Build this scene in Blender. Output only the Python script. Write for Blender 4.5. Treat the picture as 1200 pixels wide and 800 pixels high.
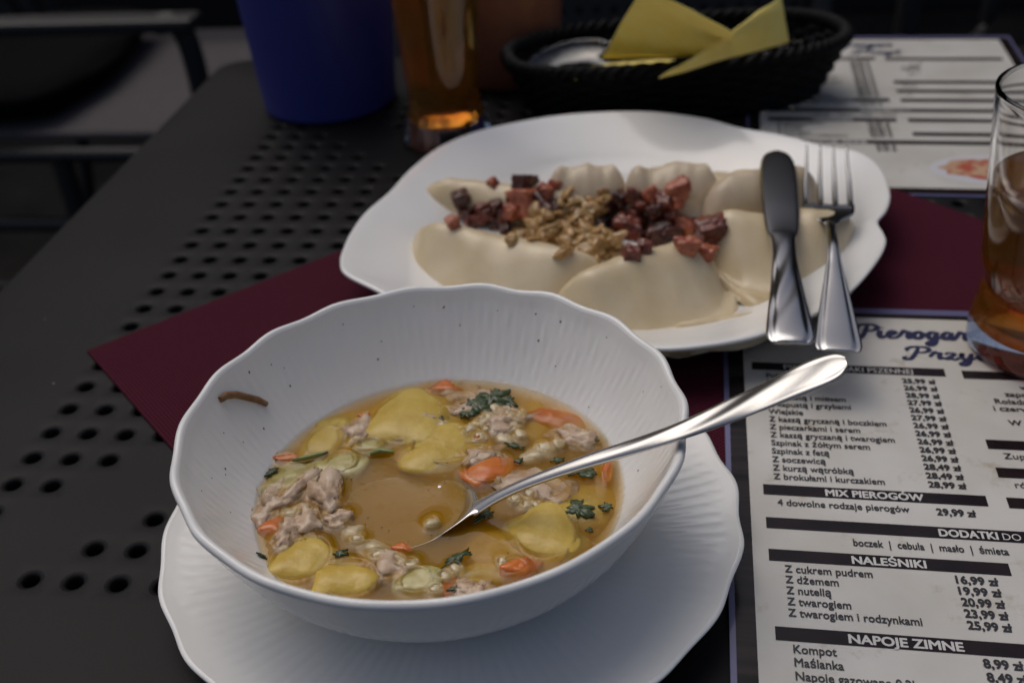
import bpy, bmesh, math, random
import numpy as np
from mathutils import Vector, Matrix
from mathutils.bvhtree import BVHTree
from mathutils import noise as mnoise
random.seed(7)
for o in list(bpy.data.objects): bpy.data.objects.remove(o)
SC = bpy.context.scene
COL = SC.collection
R = math.radians
PI = math.pi

# ------------------------------------------------------------------ camera
P = 0.0185                       # pitch of the holes in the table top
FPX = 1268.19
CAM = Vector((0.28068, -0.35457, 0.30478))
AR = Vector((0.9917, 0.1151, -0.0580)); AU = Vector((-0.0156, 0.5539, 0.8324)); AF = Vector((-0.1280, 0.8246, -0.5511))
AF.normalize(); AR = (AR - AF*AR.dot(AF)).normalized(); AU = AR.cross(AF)
cd = bpy.data.cameras.new('camera'); cam = bpy.data.objects.new('camera', cd); COL.objects.link(cam)
cam.matrix_world = Matrix(((AR.x, AU.x, -AF.x, CAM.x), (AR.y, AU.y, -AF.y, CAM.y), (AR.z, AU.z, -AF.z, CAM.z), (0, 0, 0, 1)))
cd.sensor_width = 36; cd.lens = FPX/1200*36; cd.clip_start = 0.01; cd.clip_end = 200
cd.dof.use_dof = True; cd.dof.focus_distance = 0.395; cd.dof.aperture_fstop = 9.0
SC.camera = cam

# ------------------------------------------------------------------ sky and light
SUN_EL, SUN_AZ = R(62), R(-44)     # azimuth measured from +Y (far side of the table), positive to +X
w = bpy.data.worlds.new('World'); SC.world = w; w.use_nodes = True
nt = w.node_tree; nt.nodes.clear()
wo = nt.nodes.new('ShaderNodeOutputWorld'); bg = nt.nodes.new('ShaderNodeBackground'); sk = nt.nodes.new('ShaderNodeTexSky')
sk.sky_type = 'NISHITA'; sk.sun_disc = False; sk.sun_elevation = SUN_EL; sk.sun_rotation = SUN_AZ
sk.air_density = 0.8; sk.dust_density = 6.0; sk.ozone_density = 1.0
bg.inputs['Strength'].default_value = 0.14
nt.links.new(sk.outputs[0], bg.inputs['Color']); nt.links.new(bg.outputs[0], wo.inputs['Surface'])
ld = bpy.data.lights.new('sun', 'SUN'); sun = bpy.data.objects.new('sun', ld); COL.objects.link(sun)
ld.energy = 1.1; ld.angle = R(55); ld.color = (.97, 1, 1)
sdir = Vector((math.sin(SUN_AZ)*math.cos(SUN_EL), math.cos(SUN_AZ)*math.cos(SUN_EL), math.sin(SUN_EL)))
sun.rotation_euler = sdir.to_track_quat('Z', 'Y').to_euler()
SC.view_settings.view_transform = 'Standard'; SC.view_settings.look = 'None'; SC.view_settings.gamma = 1
SC.view_settings.exposure = -0.9
SC.render.engine = 'CYCLES'
SC.cycles.max_bounces = 14; SC.cycles.transmission_bounces = 12; SC.cycles.transparent_max_bounces = 12
SC.cycles.volume_bounces = 4
SC.cycles.caustics_reflective = False; SC.cycles.caustics_refractive = True; SC.cycles.blur_glossy = 0.6

# ------------------------------------------------------------------ helpers
def ray(u, v): return (AF + AR*((u-600)/FPX) - AU*((v-400)/FPX)).normalized()
def at(u, v, z=0.0):
    d = ray(u, v); return CAM + d*((z-CAM.z)/d.z)
def px(p):
    d = Vector(p)-CAM; w_ = d.dot(AF); return 600+FPX*d.dot(AR)/w_, 400-FPX*d.dot(AU)/w_

def mat(name, col=(.5,.5,.5), rough=.5, metal=0, spec=.5, col2=None, nscale=40, ndetail=6, nlow=.35, nhigh=.65, bump=0, bscale=200, bdist=.001,
        trans=0, ior=1.45, sss=0, sssr=(.004,.002,.001), coat=0, coatr=.05, aniso=0, sheen=0):
    m = bpy.data.materials.new(name); m.use_nodes = True
    t = m.node_tree; b = t.nodes['Principled BSDF']
    b.inputs['Base Color'].default_value = (*col, 1); b.inputs['Roughness'].default_value = rough
    b.inputs['Metallic'].default_value = metal; b.inputs['Specular IOR Level'].default_value = spec
    b.inputs['IOR'].default_value = ior; b.inputs['Transmission Weight'].default_value = trans
    b.inputs['Subsurface Weight'].default_value = sss; b.inputs['Subsurface Radius'].default_value = sssr; b.inputs['Subsurface Scale'].default_value = 1
    b.inputs['Coat Weight'].default_value = coat; b.inputs['Coat Roughness'].default_value = coatr
    b.inputs['Sheen Weight'].default_value = sheen
    tc = t.nodes.new('ShaderNodeTexCoord')
    if col2:
        n = t.nodes.new('ShaderNodeTexNoise'); n.inputs['Scale'].default_value = nscale; n.inputs['Detail'].default_value = ndetail
        rp = t.nodes.new('ShaderNodeValToRGB'); rp.color_ramp.elements[0].position = nlow; rp.color_ramp.elements[1].position = nhigh
        rp.color_ramp.elements[0].color = (*col, 1); rp.color_ramp.elements[1].color = (*col2, 1)
        t.links.new(tc.outputs['Object'], n.inputs['Vector']); t.links.new(n.outputs['Fac'], rp.inputs['Fac']); t.links.new(rp.outputs['Color'], b.inputs['Base Color'])
    if bump:
        n2 = t.nodes.new('ShaderNodeTexNoise'); n2.inputs['Scale'].default_value = bscale; n2.inputs['Detail'].default_value = 4
        bp = t.nodes.new('ShaderNodeBump'); bp.inputs['Strength'].default_value = bump; bp.inputs['Distance'].default_value = bdist
        t.links.new(tc.outputs['Object'], n2.inputs['Vector']); t.links.new(n2.outputs['Fac'], bp.inputs['Height']); t.links.new(bp.outputs['Normal'], b.inputs['Normal'])
    return m
def nd(m, kind, **kw):
    n = m.node_tree.nodes.new(kind)
    for k, v in kw.items():
        if k in n.inputs.keys(): n.inputs[k].default_value = v
        else: setattr(n, k, v)
    return n
def ln(m, a, b): m.node_tree.links.new(a, b)

def obj(name, verts, faces, m=None, parent=None, smooth=True, loc=None):
    me = bpy.data.meshes.new(name)
    me.from_pydata([tuple(v) for v in verts], [], [tuple(int(i) for i in f) for f in faces]); me.update()
    if smooth: me.polygons.foreach_set('use_smooth', [True]*len(me.polygons))
    if m: me.materials.append(m)
    o = bpy.data.objects.new(name, me); COL.objects.link(o)
    if parent: o.parent = parent
    if loc is not None: o.location = loc
    return o
def link_mesh(name, me, parent=None, loc=None):
    o = bpy.data.objects.new(name, me); COL.objects.link(o)
    if parent: o.parent = parent
    if loc is not None: o.location = loc
    return o
def empty(name, loc=(0,0,0), rz=0):
    o = bpy.data.objects.new(name, None); o.location = loc; o.rotation_euler = (0,0,rz); o.empty_display_size = .01; COL.objects.link(o); return o
def tag(o, label, cat, group=None, kind=None):
    o['label'] = label; o['category'] = cat
    if group: o['group'] = group
    if kind: o['kind'] = kind
    return o
def structure(o, label=None):
    o['kind'] = 'structure'
    if label: o['label'] = label
    return o

def gridfaces(nu, nv, cu=False, cv=False, off=0):
    """faces of a nu x nv vertex grid (index = i*nv+j); cu / cv close the direction"""
    F = []
    for i in range(nu if cu else nu-1):
        i2 = (i+1) % nu
        for j in range(nv if cv else nv-1):
            j2 = (j+1) % nv
            F.append((off+i*nv+j, off+i2*nv+j, off+i2*nv+j2, off+i*nv+j2))
    return F
def catmull(pts, n, closed=False):
    pts = [np.array(p, float) for p in pts]; out = []
    N = len(pts); segs = N if closed else N-1
    for k in range(n):
        t = k/n*segs if closed else k/(n-1)*segs
        i = min(int(t), segs-1); f = t-i
        g = (lambda a: pts[a % N]) if closed else (lambda a: pts[max(0, min(N-1, a))])
        p0, p1, p2, p3 = g(i-1), g(i), g(i+1), g(i+2)
        out.append(.5*((2*p1)+(p2-p0)*f+(2*p0-5*p1+4*p2-p3)*f*f+(3*p1-p0-3*p2+p3)*f**3))
    return out
def lathe(name, prof, m, parent=None, seg=96, fn=None, loc=None, smooth=True, closed=False):
    """prof: list of (r,z). fn(r,z,theta)->(x,y,z) modulates."""
    V = []
    for k in range(seg):
        th = 2*PI*k/seg; c, s = math.cos(th), math.sin(th)
        for r, z in prof:
            V.append(fn(r, z, th) if fn else (r*c, r*s, z))
    F = gridfaces(seg, len(prof), cu=True, cv=closed)
    return obj(name, V, F, m, parent, smooth, loc)
def tube(path, rad, n=10, closed=False):
    """path: list of points; rad: float or list. returns V,F"""
    path = [Vector(p) for p in path]; N = len(path); V = []
    rads = rad if hasattr(rad, '__len__') else [rad]*N
    up = None
    for i, p in enumerate(path):
        a = path[(i-1) % N] if (closed or i > 0) else p; b = path[(i+1) % N] if (closed or i < N-1) else p
        t = (b-a).normalized()
        if up is None:
            up = Vector((0,0,1)) if abs(t.z) < .9 else Vector((1,0,0))
        s = t.cross(up).normalized(); up2 = s.cross(t).normalized(); up = up2
        for k in range(n):
            th = 2*PI*k/n; V.append(p+(s*math.cos(th)+up2*math.sin(th))*rads[i])
    F = gridfaces(N, n, cu=closed, cv=True)
    if not closed:
        F.append(tuple(range(n))[::-1]); F.append(tuple(range((N-1)*n, N*n)))
    return V, F
def tubeobj(name, path, rad, m, parent=None, n=10, closed=False):
    V, F = tube(path, rad, n, closed); return obj(name, V, F, m, parent)
def boxmesh(x0, x1, y0, y1, z0, z1, bev=0):
    bm = bmesh.new(); bmesh.ops.create_cube(bm, size=1)
    for v in bm.verts: v.co = Vector(((x0+x1)/2+v.co.x*(x1-x0), (y0+y1)/2+v.co.y*(y1-y0), (z0+z1)/2+v.co.z*(z1-z0)))
    if bev: bmesh.ops.bevel(bm, geom=list(bm.edges), offset=bev, segments=2, profile=.5, affect='EDGES')
    V = [v.co.copy() for v in bm.verts]; bm.verts.index_update(); F = [[v.index for v in f.verts] for f in bm.faces]; bm.free(); return V, F
def box(name, x0, x1, y0, y1, z0, z1, m, parent=None, bev=0, smooth=False):
    V, F = boxmesh(x0, x1, y0, y1, z0, z1, bev); return obj(name, V, F, m, parent, smooth)
def bvh_of(objs):
    bpy.context.view_layer.update(); V = []; F = []
    for o in objs:
        off = len(V); mw = o.matrix_world
        V += [mw @ v.co for v in o.data.vertices]; F += [[off+i for i in p.vertices] for p in o.data.polygons]
    return BVHTree.FromPolygons(V, F)
def chunk(name, r, m, seed=0, planes=9, p=9, flat=(1,1,1), rough=.06, sub=4, dice=False):
    """cut piece: rounded convex polyhedron with slightly crumbly faces"""
    rng = random.Random(seed*7+1); N = []
    for k in range(planes):
        zz = 1-2*(k+.5)/planes; a = k*2.399963+rng.uniform(-.5,.5); zz = max(-.98, min(.98, zz+rng.uniform(-.15,.15))); q = math.sqrt(1-zz*zz)
        N.append((Vector((q*math.cos(a), q*math.sin(a), zz)), rng.uniform(.62,.95)))
    N.append((Vector((rng.uniform(-.2,.2), rng.uniform(-.2,.2), 1)).normalized(), rng.uniform(.7,.9)))
    if dice: N = [((Vector(a_)+Vector((rng.uniform(-.28,.28), rng.uniform(-.28,.28), rng.uniform(-.28,.28)))).normalized(), rng.uniform(.55,.85)) for a_ in ((1,0,0),(-1,0,0),(0,1,0),(0,-1,0),(0,0,1),(0,0,-1))]
    bm = bmesh.new(); bmesh.ops.create_icosphere(bm, subdivisions=sub, radius=1); off = Vector((seed*3.1, seed*1.3, 2))
    for v in bm.verts:
        d = v.co.normalized(); k = sum(max(0, n.dot(d)/c)**p for n, c in N)**(-1/p)
        k *= 1+rough*mnoise.noise(d*2.2+off)+rough*.5*mnoise.noise(d*6+off)+rough*.3*mnoise.noise(d*13+off)
        v.co = Vector((d.x*flat[0], d.y*flat[1], d.z*flat[2]))*k*r
    V = [v.co.copy() for v in bm.verts]; bm.verts.index_update(); F = [[v.index for v in f.verts] for f in bm.faces]; bm.free()
    return obj(name, V, F, m)
def lump(name, r, m, parent=None, seed=0, rough=.25, sub=3, flat=(1,1,1), freq=1.2, cubic=0, fib=1.0):
    """irregular closed pebble: r radius, cubic>0 pushes it towards a dice, fib>1 gives fibres along x"""
    bm = bmesh.new(); bmesh.ops.create_icosphere(bm, subdivisions=sub, radius=1)
    for v in bm.verts:
        d = v.co.normalized(); k = 1.0
        if cubic: k = (1/max(abs(d.x), abs(d.y), abs(d.z)))**cubic
        e = Vector((d.x, d.y*fib, d.z*fib))
        k *= 1+rough*mnoise.noise(d*freq+Vector((seed*3.1, seed*1.7, seed*.9)))+rough*.45*mnoise.noise(e*freq*2.6+Vector((seed, 5, 1)))+(rough*.3*mnoise.noise(e*freq*5+Vector((seed, 2, 7))) if fib > 1 else 0)
        v.co = Vector((d.x*flat[0], d.y*flat[1], d.z*flat[2]))*k*r
    V = [v.co.copy() for v in bm.verts]; bm.verts.index_update(); F = [[v.index for v in f.verts] for f in bm.faces]; bm.free()
    return obj(name, V, F, m, parent)

# ------------------------------------------------------------------ materials
M = {}
m = M['table'] = mat('powder_coated_metal', (.02,.02,.02), .5, spec=.16, bump=.25, bscale=1400, bdist=.0004)
# pale dust specks on the metal
vo = nd(m, 'ShaderNodeTexVoronoi', Scale=55.0); tcn = nd(m, 'ShaderNodeTexCoord'); ns = nd(m, 'ShaderNodeTexNoise', Scale=14.0, Detail=5.0)
ln(m, tcn.outputs['Object'], vo.inputs['Vector']); ln(m, tcn.outputs['Object'], ns.inputs['Vector'])
lt = nd(m, 'ShaderNodeMath', operation='LESS_THAN'); lt.inputs[1].default_value = .028; ln(m, vo.outputs['Distance'], lt.inputs[0])
sp = nd(m, 'ShaderNodeSeparateColor'); ln(m, vo.outputs['Color'], sp.inputs[0])
gt = nd(m, 'ShaderNodeMath', operation='GREATER_THAN'); gt.inputs[1].default_value = .72; ln(m, sp.outputs[0], gt.inputs[0])
mu = nd(m, 'ShaderNodeMath', operation='MULTIPLY'); ln(m, lt.outputs[0], mu.inputs[0]); ln(m, gt.outputs[0], mu.inputs[1])
rp = nd(m, 'ShaderNodeValToRGB'); rp.color_ramp.elements[0].color = (.0070,.0065,.0070,1); rp.color_ramp.elements[1].color = (.0110,.0103,.0108,1)
rp.color_ramp.elements[0].position = .3; rp.color_ramp.elements[1].position = .7; ln(m, ns.outputs['Fac'], rp.inputs['Fac'])
mx = nd(m, 'ShaderNodeMix', data_type='RGBA'); ln(m, mu.outputs[0], mx.inputs['Factor']); ln(m, rp.outputs['Color'], mx.inputs['A']); mx.inputs['B'].default_value = (.25,.24,.23,1)
ln(m, mx.outputs['Result'], m.node_tree.nodes['Principled BSDF'].inputs['Base Color'])
M['ground'] = mat('dark_paving', (.010,.010,.0095), .9, spec=.1, col2=(.02,.019,.018), nscale=6, bump=.6, bscale=60, bdist=.004)
M['porcelain'] = mat('porcelain', (.80,.795,.77), .16, spec=.5, col2=(.84,.835,.81), nscale=18, bump=.06, bscale=260, bdist=.0008, coat=.25, coatr=.08)
M['soupmat'] = None
M['steel'] = mat('steel', (.52,.51,.50), .17, metal=1, bump=.03, bscale=900, bdist=.0003)
M['steel2'] = mat('worn_steel', (.56,.54,.51), .27, metal=1, bump=.05, bscale=700, bdist=.0003)
M['blue'] = mat('blue_plastic', (.045,.05,.23), .42, spec=.4)
M['brown_jar'] = mat('brown_glaze', (.26,.09,.045), .45, col2=(.33,.12,.06), nscale=30)
M['wicker'] = mat('black_wicker', (.005,.005,.0055), .6, spec=.15, col2=(.010,.0095,.0095), nscale=120)
M['napkin'] = mat('yellow_paper', (.88,.69,.19), .85, spec=.2, col2=(.90,.74,.25), nscale=90, bump=.25, bscale=1200, bdist=.0004, sss=.15, sssr=(.004,.003,.001))
M['glass'] = mat('clear_glass', (1,1,1), .0, trans=1, ior=1.47)
M['beer'] = mat('amber_drink', (.92,.44,.06), .0, trans=.88, ior=1.335)
M['chair'] = mat('dark_chair_metal', (.02,.02,.021), .5)
M['seatcloth'] = mat('grey_seat_textile', (.07,.062,.065), .9, col2=(.10,.09,.093), nscale=250, bump=.4, bscale=500, bdist=.001)
M['darkseat'] = mat('black_seat_textile', (.008,.008,.0085), .95, spec=.05, bump=.4, bscale=500, bdist=.001)
def volume_abs(m, col, dens):
    va = nd(m, 'ShaderNodeVolumeAbsorption'); va.inputs['Color'].default_value = (*col, 1); va.inputs['Density'].default_value = dens
    ln(m, va.outputs[0], m.node_tree.nodes['Material Output'].inputs['Volume'])
volume_abs(M['beer'], (.88,.46,.06), 34)

# ------------------------------------------------------------------ ground
G = -0.74
ground = structure(obj('ground', [(-30,-30,G),(30,-30,G),(30,30,G),(-30,30,G)], [(0,1,2,3)], M['ground'], smooth=False))

# added house wall behind the terrace, mostly out of view, to darken reflections
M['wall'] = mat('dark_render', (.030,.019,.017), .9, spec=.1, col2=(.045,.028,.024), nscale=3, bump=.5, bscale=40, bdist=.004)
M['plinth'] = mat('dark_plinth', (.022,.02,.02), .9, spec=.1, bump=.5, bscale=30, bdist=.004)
backing = tag(empty('added_dark_wall', (0, 3.1, G)), 'dark reddish house wall added behind the chairs to darken reflections', 'wall')
box('wall_face', -9, 9, 0, .3, .0, 2.75, M['wall'], backing)  # height set so the knife blade mirrors this wall, its handle the sky
box('plinth', -9, 9, -.06, -.002, .0, .45, M['plinth'], backing, .01)
box('cornice', -9, 9, -.12, -.002, 2.55, 2.77, M['plinth'], backing, .02)

# ------------------------------------------------------------------ table with perforated top
table = tag(empty('cafe_table', (14*P, 10*P, G)), 'dark grey metal cafe table with rows of punched round holes', 'table')
def make_table_top():
    V = []; F = []; idx = {}
    def v(x, y, z):
        k = (round(x*1e6), round(y*1e6), round(z*1e6))
        if k not in idx: idx[k] = len(V); V.append((x-14*P, y-10*P, z-G))
        return idx[k]
    nseg = 16
    for i in range(29):
        for j in range(-4, 25):
            cx, cy = i*P, j*P; h = P/2
            hole = abs(j-(i-4)) > 1 and abs(i+j-24) > 1
            sq = []
            for s in range(4):
                a0 = [(-h,-h),(h,-h),(h,h),(-h,h)][s]; a1 = [(h,-h),(h,h),(-h,h),(-h,-h)][s]
                for q in range(4): sq.append((cx+a0[0]+(a1[0]-a0[0])*q/4, cy+a0[1]+(a1[1]-a0[1])*q/4))
            if not hole:
                F.append([v(x, y, 0) for x, y in sq]); continue
            rings = []
            for r, z in ((.31,0),(.295,-.00008),(.25,-.0004),(.205,-.0009),(.185,-.0015),(.174,-.003),(.172,-.009)):
                ring = []
                for q in range(nseg):
                    th = -3*PI/4+2*PI*q/nseg
                    ring.append(v(cx+math.cos(th)*r*P, cy+math.sin(th)*r*P, z))
                rings.append(ring)
            sqi = [v(x, y, 0) for x, y in sq]
            allr = [sqi]+rings
            for a, b in zip(allr[:-1], allr[1:]):
                for q in range(nseg): F.append((a[q], a[(q+1) % nseg], b[(q+1) % nseg], b[q]))
    # solid margin and rolled edge
    x0, x1, y0, y1 = -.5*P, 28.5*P, -4.5*P, 24.5*P
    H = 19.1*P; cx, cy = 14*P, 10*P; rc = .022
    out = []
    for (sx, sy, a0) in ((1,-1,-90),(1,1,0),(-1,1,90),(-1,-1,180)):
        for k in range(9):
            a = R(a0+k*90/8); out.append((cx+sx*(H-rc)+math.cos(a)*rc, cy+sy*(H-rc)+math.sin(a)*rc))
    full = []
    for a, b in zip(out, out[1:]+out[:1]):
        L = math.hypot(b[0]-a[0], b[1]-a[1]); n = 29 if L > .2 else 1
        for q in range(n): full.append((a[0]+(b[0]-a[0])*q/n, a[1]+(b[1]-a[1])*q/n))
    n = len(full); levels = [(0,0),(.0012,-.0004),(.0022,-.0016),(.0026,-.004),(.0026,-.028)]
    def off(p, d):
        dx, dy = p[0]-cx, p[1]-cy; qx = max(-H+rc, min(H-rc, dx)); qy = max(-H+rc, min(H-rc, dy))
        ex, ey = dx-qx, dy-qy; L = math.hypot(ex, ey) or 1; return (p[0]+ex/L*d, p[1]+ey/L*d)
    prev = [v(max(x0, min(x1, p[0])), max(y0, min(y1, p[1])), 0) for p in full]
    for d, z in levels:
        cur = [v(*off(p, d), z) for p in full]
        for q in range(n):
            f = [prev[q], cur[q], cur[(q+1) % n], prev[(q+1) % n]][::-1]
            f2 = [f[0]]+[f[t] for t in range(1, 4) if f[t] != f[t-1]]
            if len(set(f2)) >= 3: F.append(f2)
        prev = cur
    o = obj('table_top', V, F, M['table'], table)
    return o
tt = make_table_top()
bm = bmesh.new(); bm.from_mesh(tt.data); bmesh.ops.recalc_face_normals(bm, faces=bm.faces); bm.to_mesh(tt.data); bm.free()
try: tt.data.set_sharp_from_angle(angle=R(40))
except Exception: pass
for sx in (-1,1):
    for sy in (-1,1):
        x, y = sx*16.5*P, sy*16.5*P
        box('leg', x-.02, x+.02, y-.02, y+.02, 0, .725, M['table'], table, .003)
for s in (-1,1):
    box('apron', -16*P, 16*P, s*16.6*P-.01, s*16.6*P+.01, .68, .726, M['table'], table, .002)

# ------------------------------------------------------------------ placemat, turned 45 degrees on the table
m = M['mat'] = mat('maroon_weave', (.075,.010,.022), .75, spec=.06)
b = m.node_tree.nodes['Principled BSDF']; tcn = nd(m, 'ShaderNodeTexCoord')
w1 = nd(m, 'ShaderNodeTexWave', wave_type='BANDS', bands_direction='X', Scale=190.0); w2 = nd(m, 'ShaderNodeTexWave', wave_type='BANDS', bands_direction='Y', Scale=190.0)
ln(m, tcn.outputs['Object'], w1.inputs['Vector']); ln(m, tcn.outputs['Object'], w2.inputs['Vector'])
mu = nd(m, 'ShaderNodeMath', operation='MAXIMUM'); ln(m, w1.outputs['Fac'], mu.inputs[0]); ln(m, w2.outputs['Fac'], mu.inputs[1])
rp = nd(m, 'ShaderNodeValToRGB'); rp.color_ramp.elements[0].color = (.007,.0015,.003,1); rp.color_ramp.elements[1].color = (.090,.015,.031,1)
rp.color_ramp.elements[0].position = .25; rp.color_ramp.elements[1].position = .95
ln(m, mu.outputs[0], rp.inputs['Fac']); ln(m, rp.outputs['Color'], b.inputs['Base Color'])
bp = nd(m, 'ShaderNodeBump', Strength=.7, Distance=.0006); ln(m, mu.outputs[0], bp.inputs['Height']); ln(m, bp.outputs['Normal'], b.inputs['Normal'])
ux = Vector((1,1,0)).normalized(); uy = Vector((1,-1,0)).normalized()
A0 = Vector((-.013, .0847, 0))      # left corner of the mat
matc = A0 + ux*(.447/2) + uy*(.318/2)
V, F = boxmesh(-.447/2, .447/2, -.318/2, .318/2, .0002, .0013, .0003)
placemat = obj('placemat', V, F, M['mat'], None, False, loc=matc); placemat.rotation_euler = (0,0,R(45))
tag(placemat, 'maroon woven placemat turned diagonally on the table', 'placemat')

# ------------------------------------------------------------------ menus
def wood_border():
    m = mat('printed_planks', (.02,.015,.02), .2, spec=.3, coat=.1, coatr=.06)
    b = m.node_tree.nodes['Principled BSDF']; tcn = nd(m, 'ShaderNodeTexCoord')
    mp = nd(m, 'ShaderNodeMapping'); mp.inputs['Scale'].default_value = (14, 220, 1); ln(m, tcn.outputs['Object'], mp.inputs['Vector'])
    n1 = nd(m, 'ShaderNodeTexNoise', Scale=1.0, Detail=5.0); ln(m, mp.outputs[0], n1.inputs['Vector'])
    rp = nd(m, 'ShaderNodeValToRGB'); rp.color_ramp.elements[0].color = (.004,.003,.004,1); rp.color_ramp.elements[1].color = (.035,.024,.022,1)
    rp.color_ramp.elements[0].position = .3; rp.color_ramp.elements[1].position = .75; ln(m, n1.outputs['Fac'], rp.inputs['Fac'])
    w = nd(m, 'ShaderNodeTexWave', wave_type='BANDS', bands_direction='Y', Scale=9.0); ln(m, tcn.outputs['Object'], w.inputs['Vector'])
    r2 = nd(m, 'ShaderNodeValToRGB'); r2.color_ramp.elements[0].color = (0,0,0,1); r2.color_ramp.elements[1].color = (1,1,1,1); r2.color_ramp.elements[1].position = .06
    ln(m, w.outputs['Fac'], r2.inputs['Fac'])
    mx = nd(m, 'ShaderNodeMix', data_type='RGBA', blend_type='MULTIPLY'); mx.inputs['Factor'].default_value = 1
    ln(m, rp.outputs['Color'], mx.inputs['A']); ln(m, r2.outputs['Color'], mx.inputs['B']); ln(m, mx.outputs['Result'], b.inputs['Base Color'])
    return m
M['planks'] = wood_border()
m = M['paper'] = mat('old_paper_print', (.55,.53,.48), .3, spec=.4, col2=(.64,.625,.585), nscale=22, ndetail=8, coat=.35, coatr=.1)
# brown age stains
b = m.node_tree.nodes['Principled BSDF']; src = b.inputs['Base Color'].links[0].from_socket
tcn = nd(m, 'ShaderNodeTexCoord'); n1 = nd(m, 'ShaderNodeTexNoise', Scale=38.0, Detail=8.0, Roughness=.7); ln(m, tcn.outputs['Object'], n1.inputs['Vector'])
rp = nd(m, 'ShaderNodeValToRGB'); rp.color_ramp.elements[0].position = .58; rp.color_ramp.elements[1].position = .78; ln(m, n1.outputs['Fac'], rp.inputs['Fac'])
mx = nd(m, 'ShaderNodeMix', data_type='RGBA'); ln(m, rp.outputs['Color'], mx.inputs['Factor']); ln(m, src, mx.inputs['A']); mx.inputs['B'].default_value = (.33,.27,.17,1); ln(m, mx.outputs['Result'], b.inputs['Base Color'])
M['bar'] = mat('printed_bar', (.012,.009,.012), .25, spec=.25, col2=(.02,.014,.016), nscale=60)
M['ink'] = mat('black_ink', (.02,.018,.022), .35, coat=.3, coatr=.1)
M['whiteink'] = mat('white_print', (.62,.60,.58), .35, coat=.3, coatr=.1)
M['navy'] = mat('navy_ink', (.02,.022,.075), .35, coat=.3, coatr=.1)
M['laminate'] = mat('laminate_sky_tint', (.14,.14,.26), .12, spec=.6, coat=.6, coatr=.05)  # bluish base colour imitates sky reflected in the laminate margin
MM = .001
TEXTS = []        # (object, x, y, align, width or None, height scale)
def text(body, x, y, m, parent, size=5.35, align='LEFT', width=None, bold=0.0, name='text_line', shear=0, wsc=None):
    c = bpy.data.curves.new(name, 'FONT'); c.body = body; c.size = size; c.align_x = align; c.resolution_u = 3; c.shear = shear
    o = bpy.data.objects.new(name, c); COL.objects.link(o); TEXTS.append((o, x, y, align, width or (-wsc if wsc else None), m, parent, name, bold)); return o
def flush_texts(z):
    bpy.context.view_layer.update(); dg = bpy.context.evaluated_depsgraph_get(); made = []
    for o, x, y, align, width, m, parent, name, bold in TEXTS:
        me = bpy.data.meshes.new_from_object(o.evaluated_get(dg))
        co = np.empty(len(me.vertices)*3); me.vertices.foreach_get('co', co); co = co.reshape(-1, 3)
        if width and len(co):
            wd = co[:,0].max()-co[:,0].min(); co[:,0] *= width/wd if width > 0 else -width
        co *= MM
        co[:,2] = 0; me.vertices.foreach_set('co', co.ravel()); me.update()
        if bold:      # heavier weight: the glyphs repeated with small shifts, each a hair higher
            P0 = [list(p.vertices) for p in me.polygons]; n0 = len(co); V = []; F = []
            for q, (dx, dy) in enumerate(((0,0),(1,0),(-1,0),(.5,.8),(.5,-.8),(-.5,.8),(-.5,-.8))):
                V += [(c_[0]+dx*bold*MM, c_[1]+dy*bold*MM, q*4e-6) for c_ in co]; F += [[i+q*n0 for i in p] for p in P0]
            bpy.data.meshes.remove(me); me = bpy.data.meshes.new(name); me.from_pydata(V, [], F); me.update()
        me.materials.clear(); me.materials.append(m)
        cu = o.data; bpy.data.objects.remove(o); bpy.data.curves.remove(cu)
        t = link_mesh(name, me, parent, (x*MM, y*MM, z)); made.append(t)
    TEXTS.clear(); return made
GLY = {  # brush-script letters as strokes in units of x-height
 'P': (1.25, [[(.1,1.15),(.0,1.45),(.3,1.75),(.85,1.8),(1.2,1.5),(1.1,1.1),(.75,.9),(.45,.95)],[(.62,1.62),(.55,1.1),(.42,.4),(.25,-.1),(.0,-.18),(-.08,.05),(.08,.22)]]),
 'i': (.5, [[(0,.3),(.15,.95),(.12,.3),(.25,.02),(.5,.3)],[(.2,1.3),(.24,1.38)]]),
 'e': (.75, [[(0,.3),(.35,.5),(.52,.8),(.35,1.0),(.15,.75),(.12,.35),(.3,.03),(.55,.1),(.75,.3)]]),
 'r': (.75, [[(0,.3),(.2,.95),(.28,1.08),(.34,.9),(.55,.9),(.5,.4),(.55,.05),(.75,.3)]]),
 'o': (.8, [[(.0,.3),(.2,.75),(.4,1.0),(.15,.8),(.1,.35),(.3,.02),(.55,.3),(.55,.75),(.4,1.0),(.5,.8),(.8,.75)]]),
 'g': (.85, [[(.6,.85),(.35,1.0),(.12,.6),(.2,.1),(.42,.15),(.62,.9)],[(.64,1.0),(.58,.2),(.5,-.5),(.25,-.8),(.08,-.6),(.3,-.25),(.85,.3)]]),
 'a': (.85, [[(.6,.85),(.35,1.0),(.12,.6),(.2,.1),(.42,.15),(.62,.9)],[(.64,1.0),(.58,.4),(.66,.03),(.85,.3)]]),
 'z': (.8, [[(.05,.75),(.25,1.0),(.55,.85),(.3,.35),(.1,.05),(.4,.1),(.6,.0),(.8,.3)]]),
 'y': (.85, [[(0,.5),(.15,.95),(.15,.35),(.3,.05),(.5,.3),(.62,.95)],[(.64,1.0),(.58,.2),(.48,-.5),(.25,-.8),(.08,-.6),(.3,-.25),(.85,.3)]]),
 't': (.6, [[(0,.3),(.25,1.0),(.32,1.6),(.25,.8),(.22,.2),(.35,.02),(.6,.3)],[(.02,1.15),(.6,1.2)]]),
 "'": (.3, [[(.1,1.9),(.2,1.7),(.1,1.5)]])}
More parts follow.
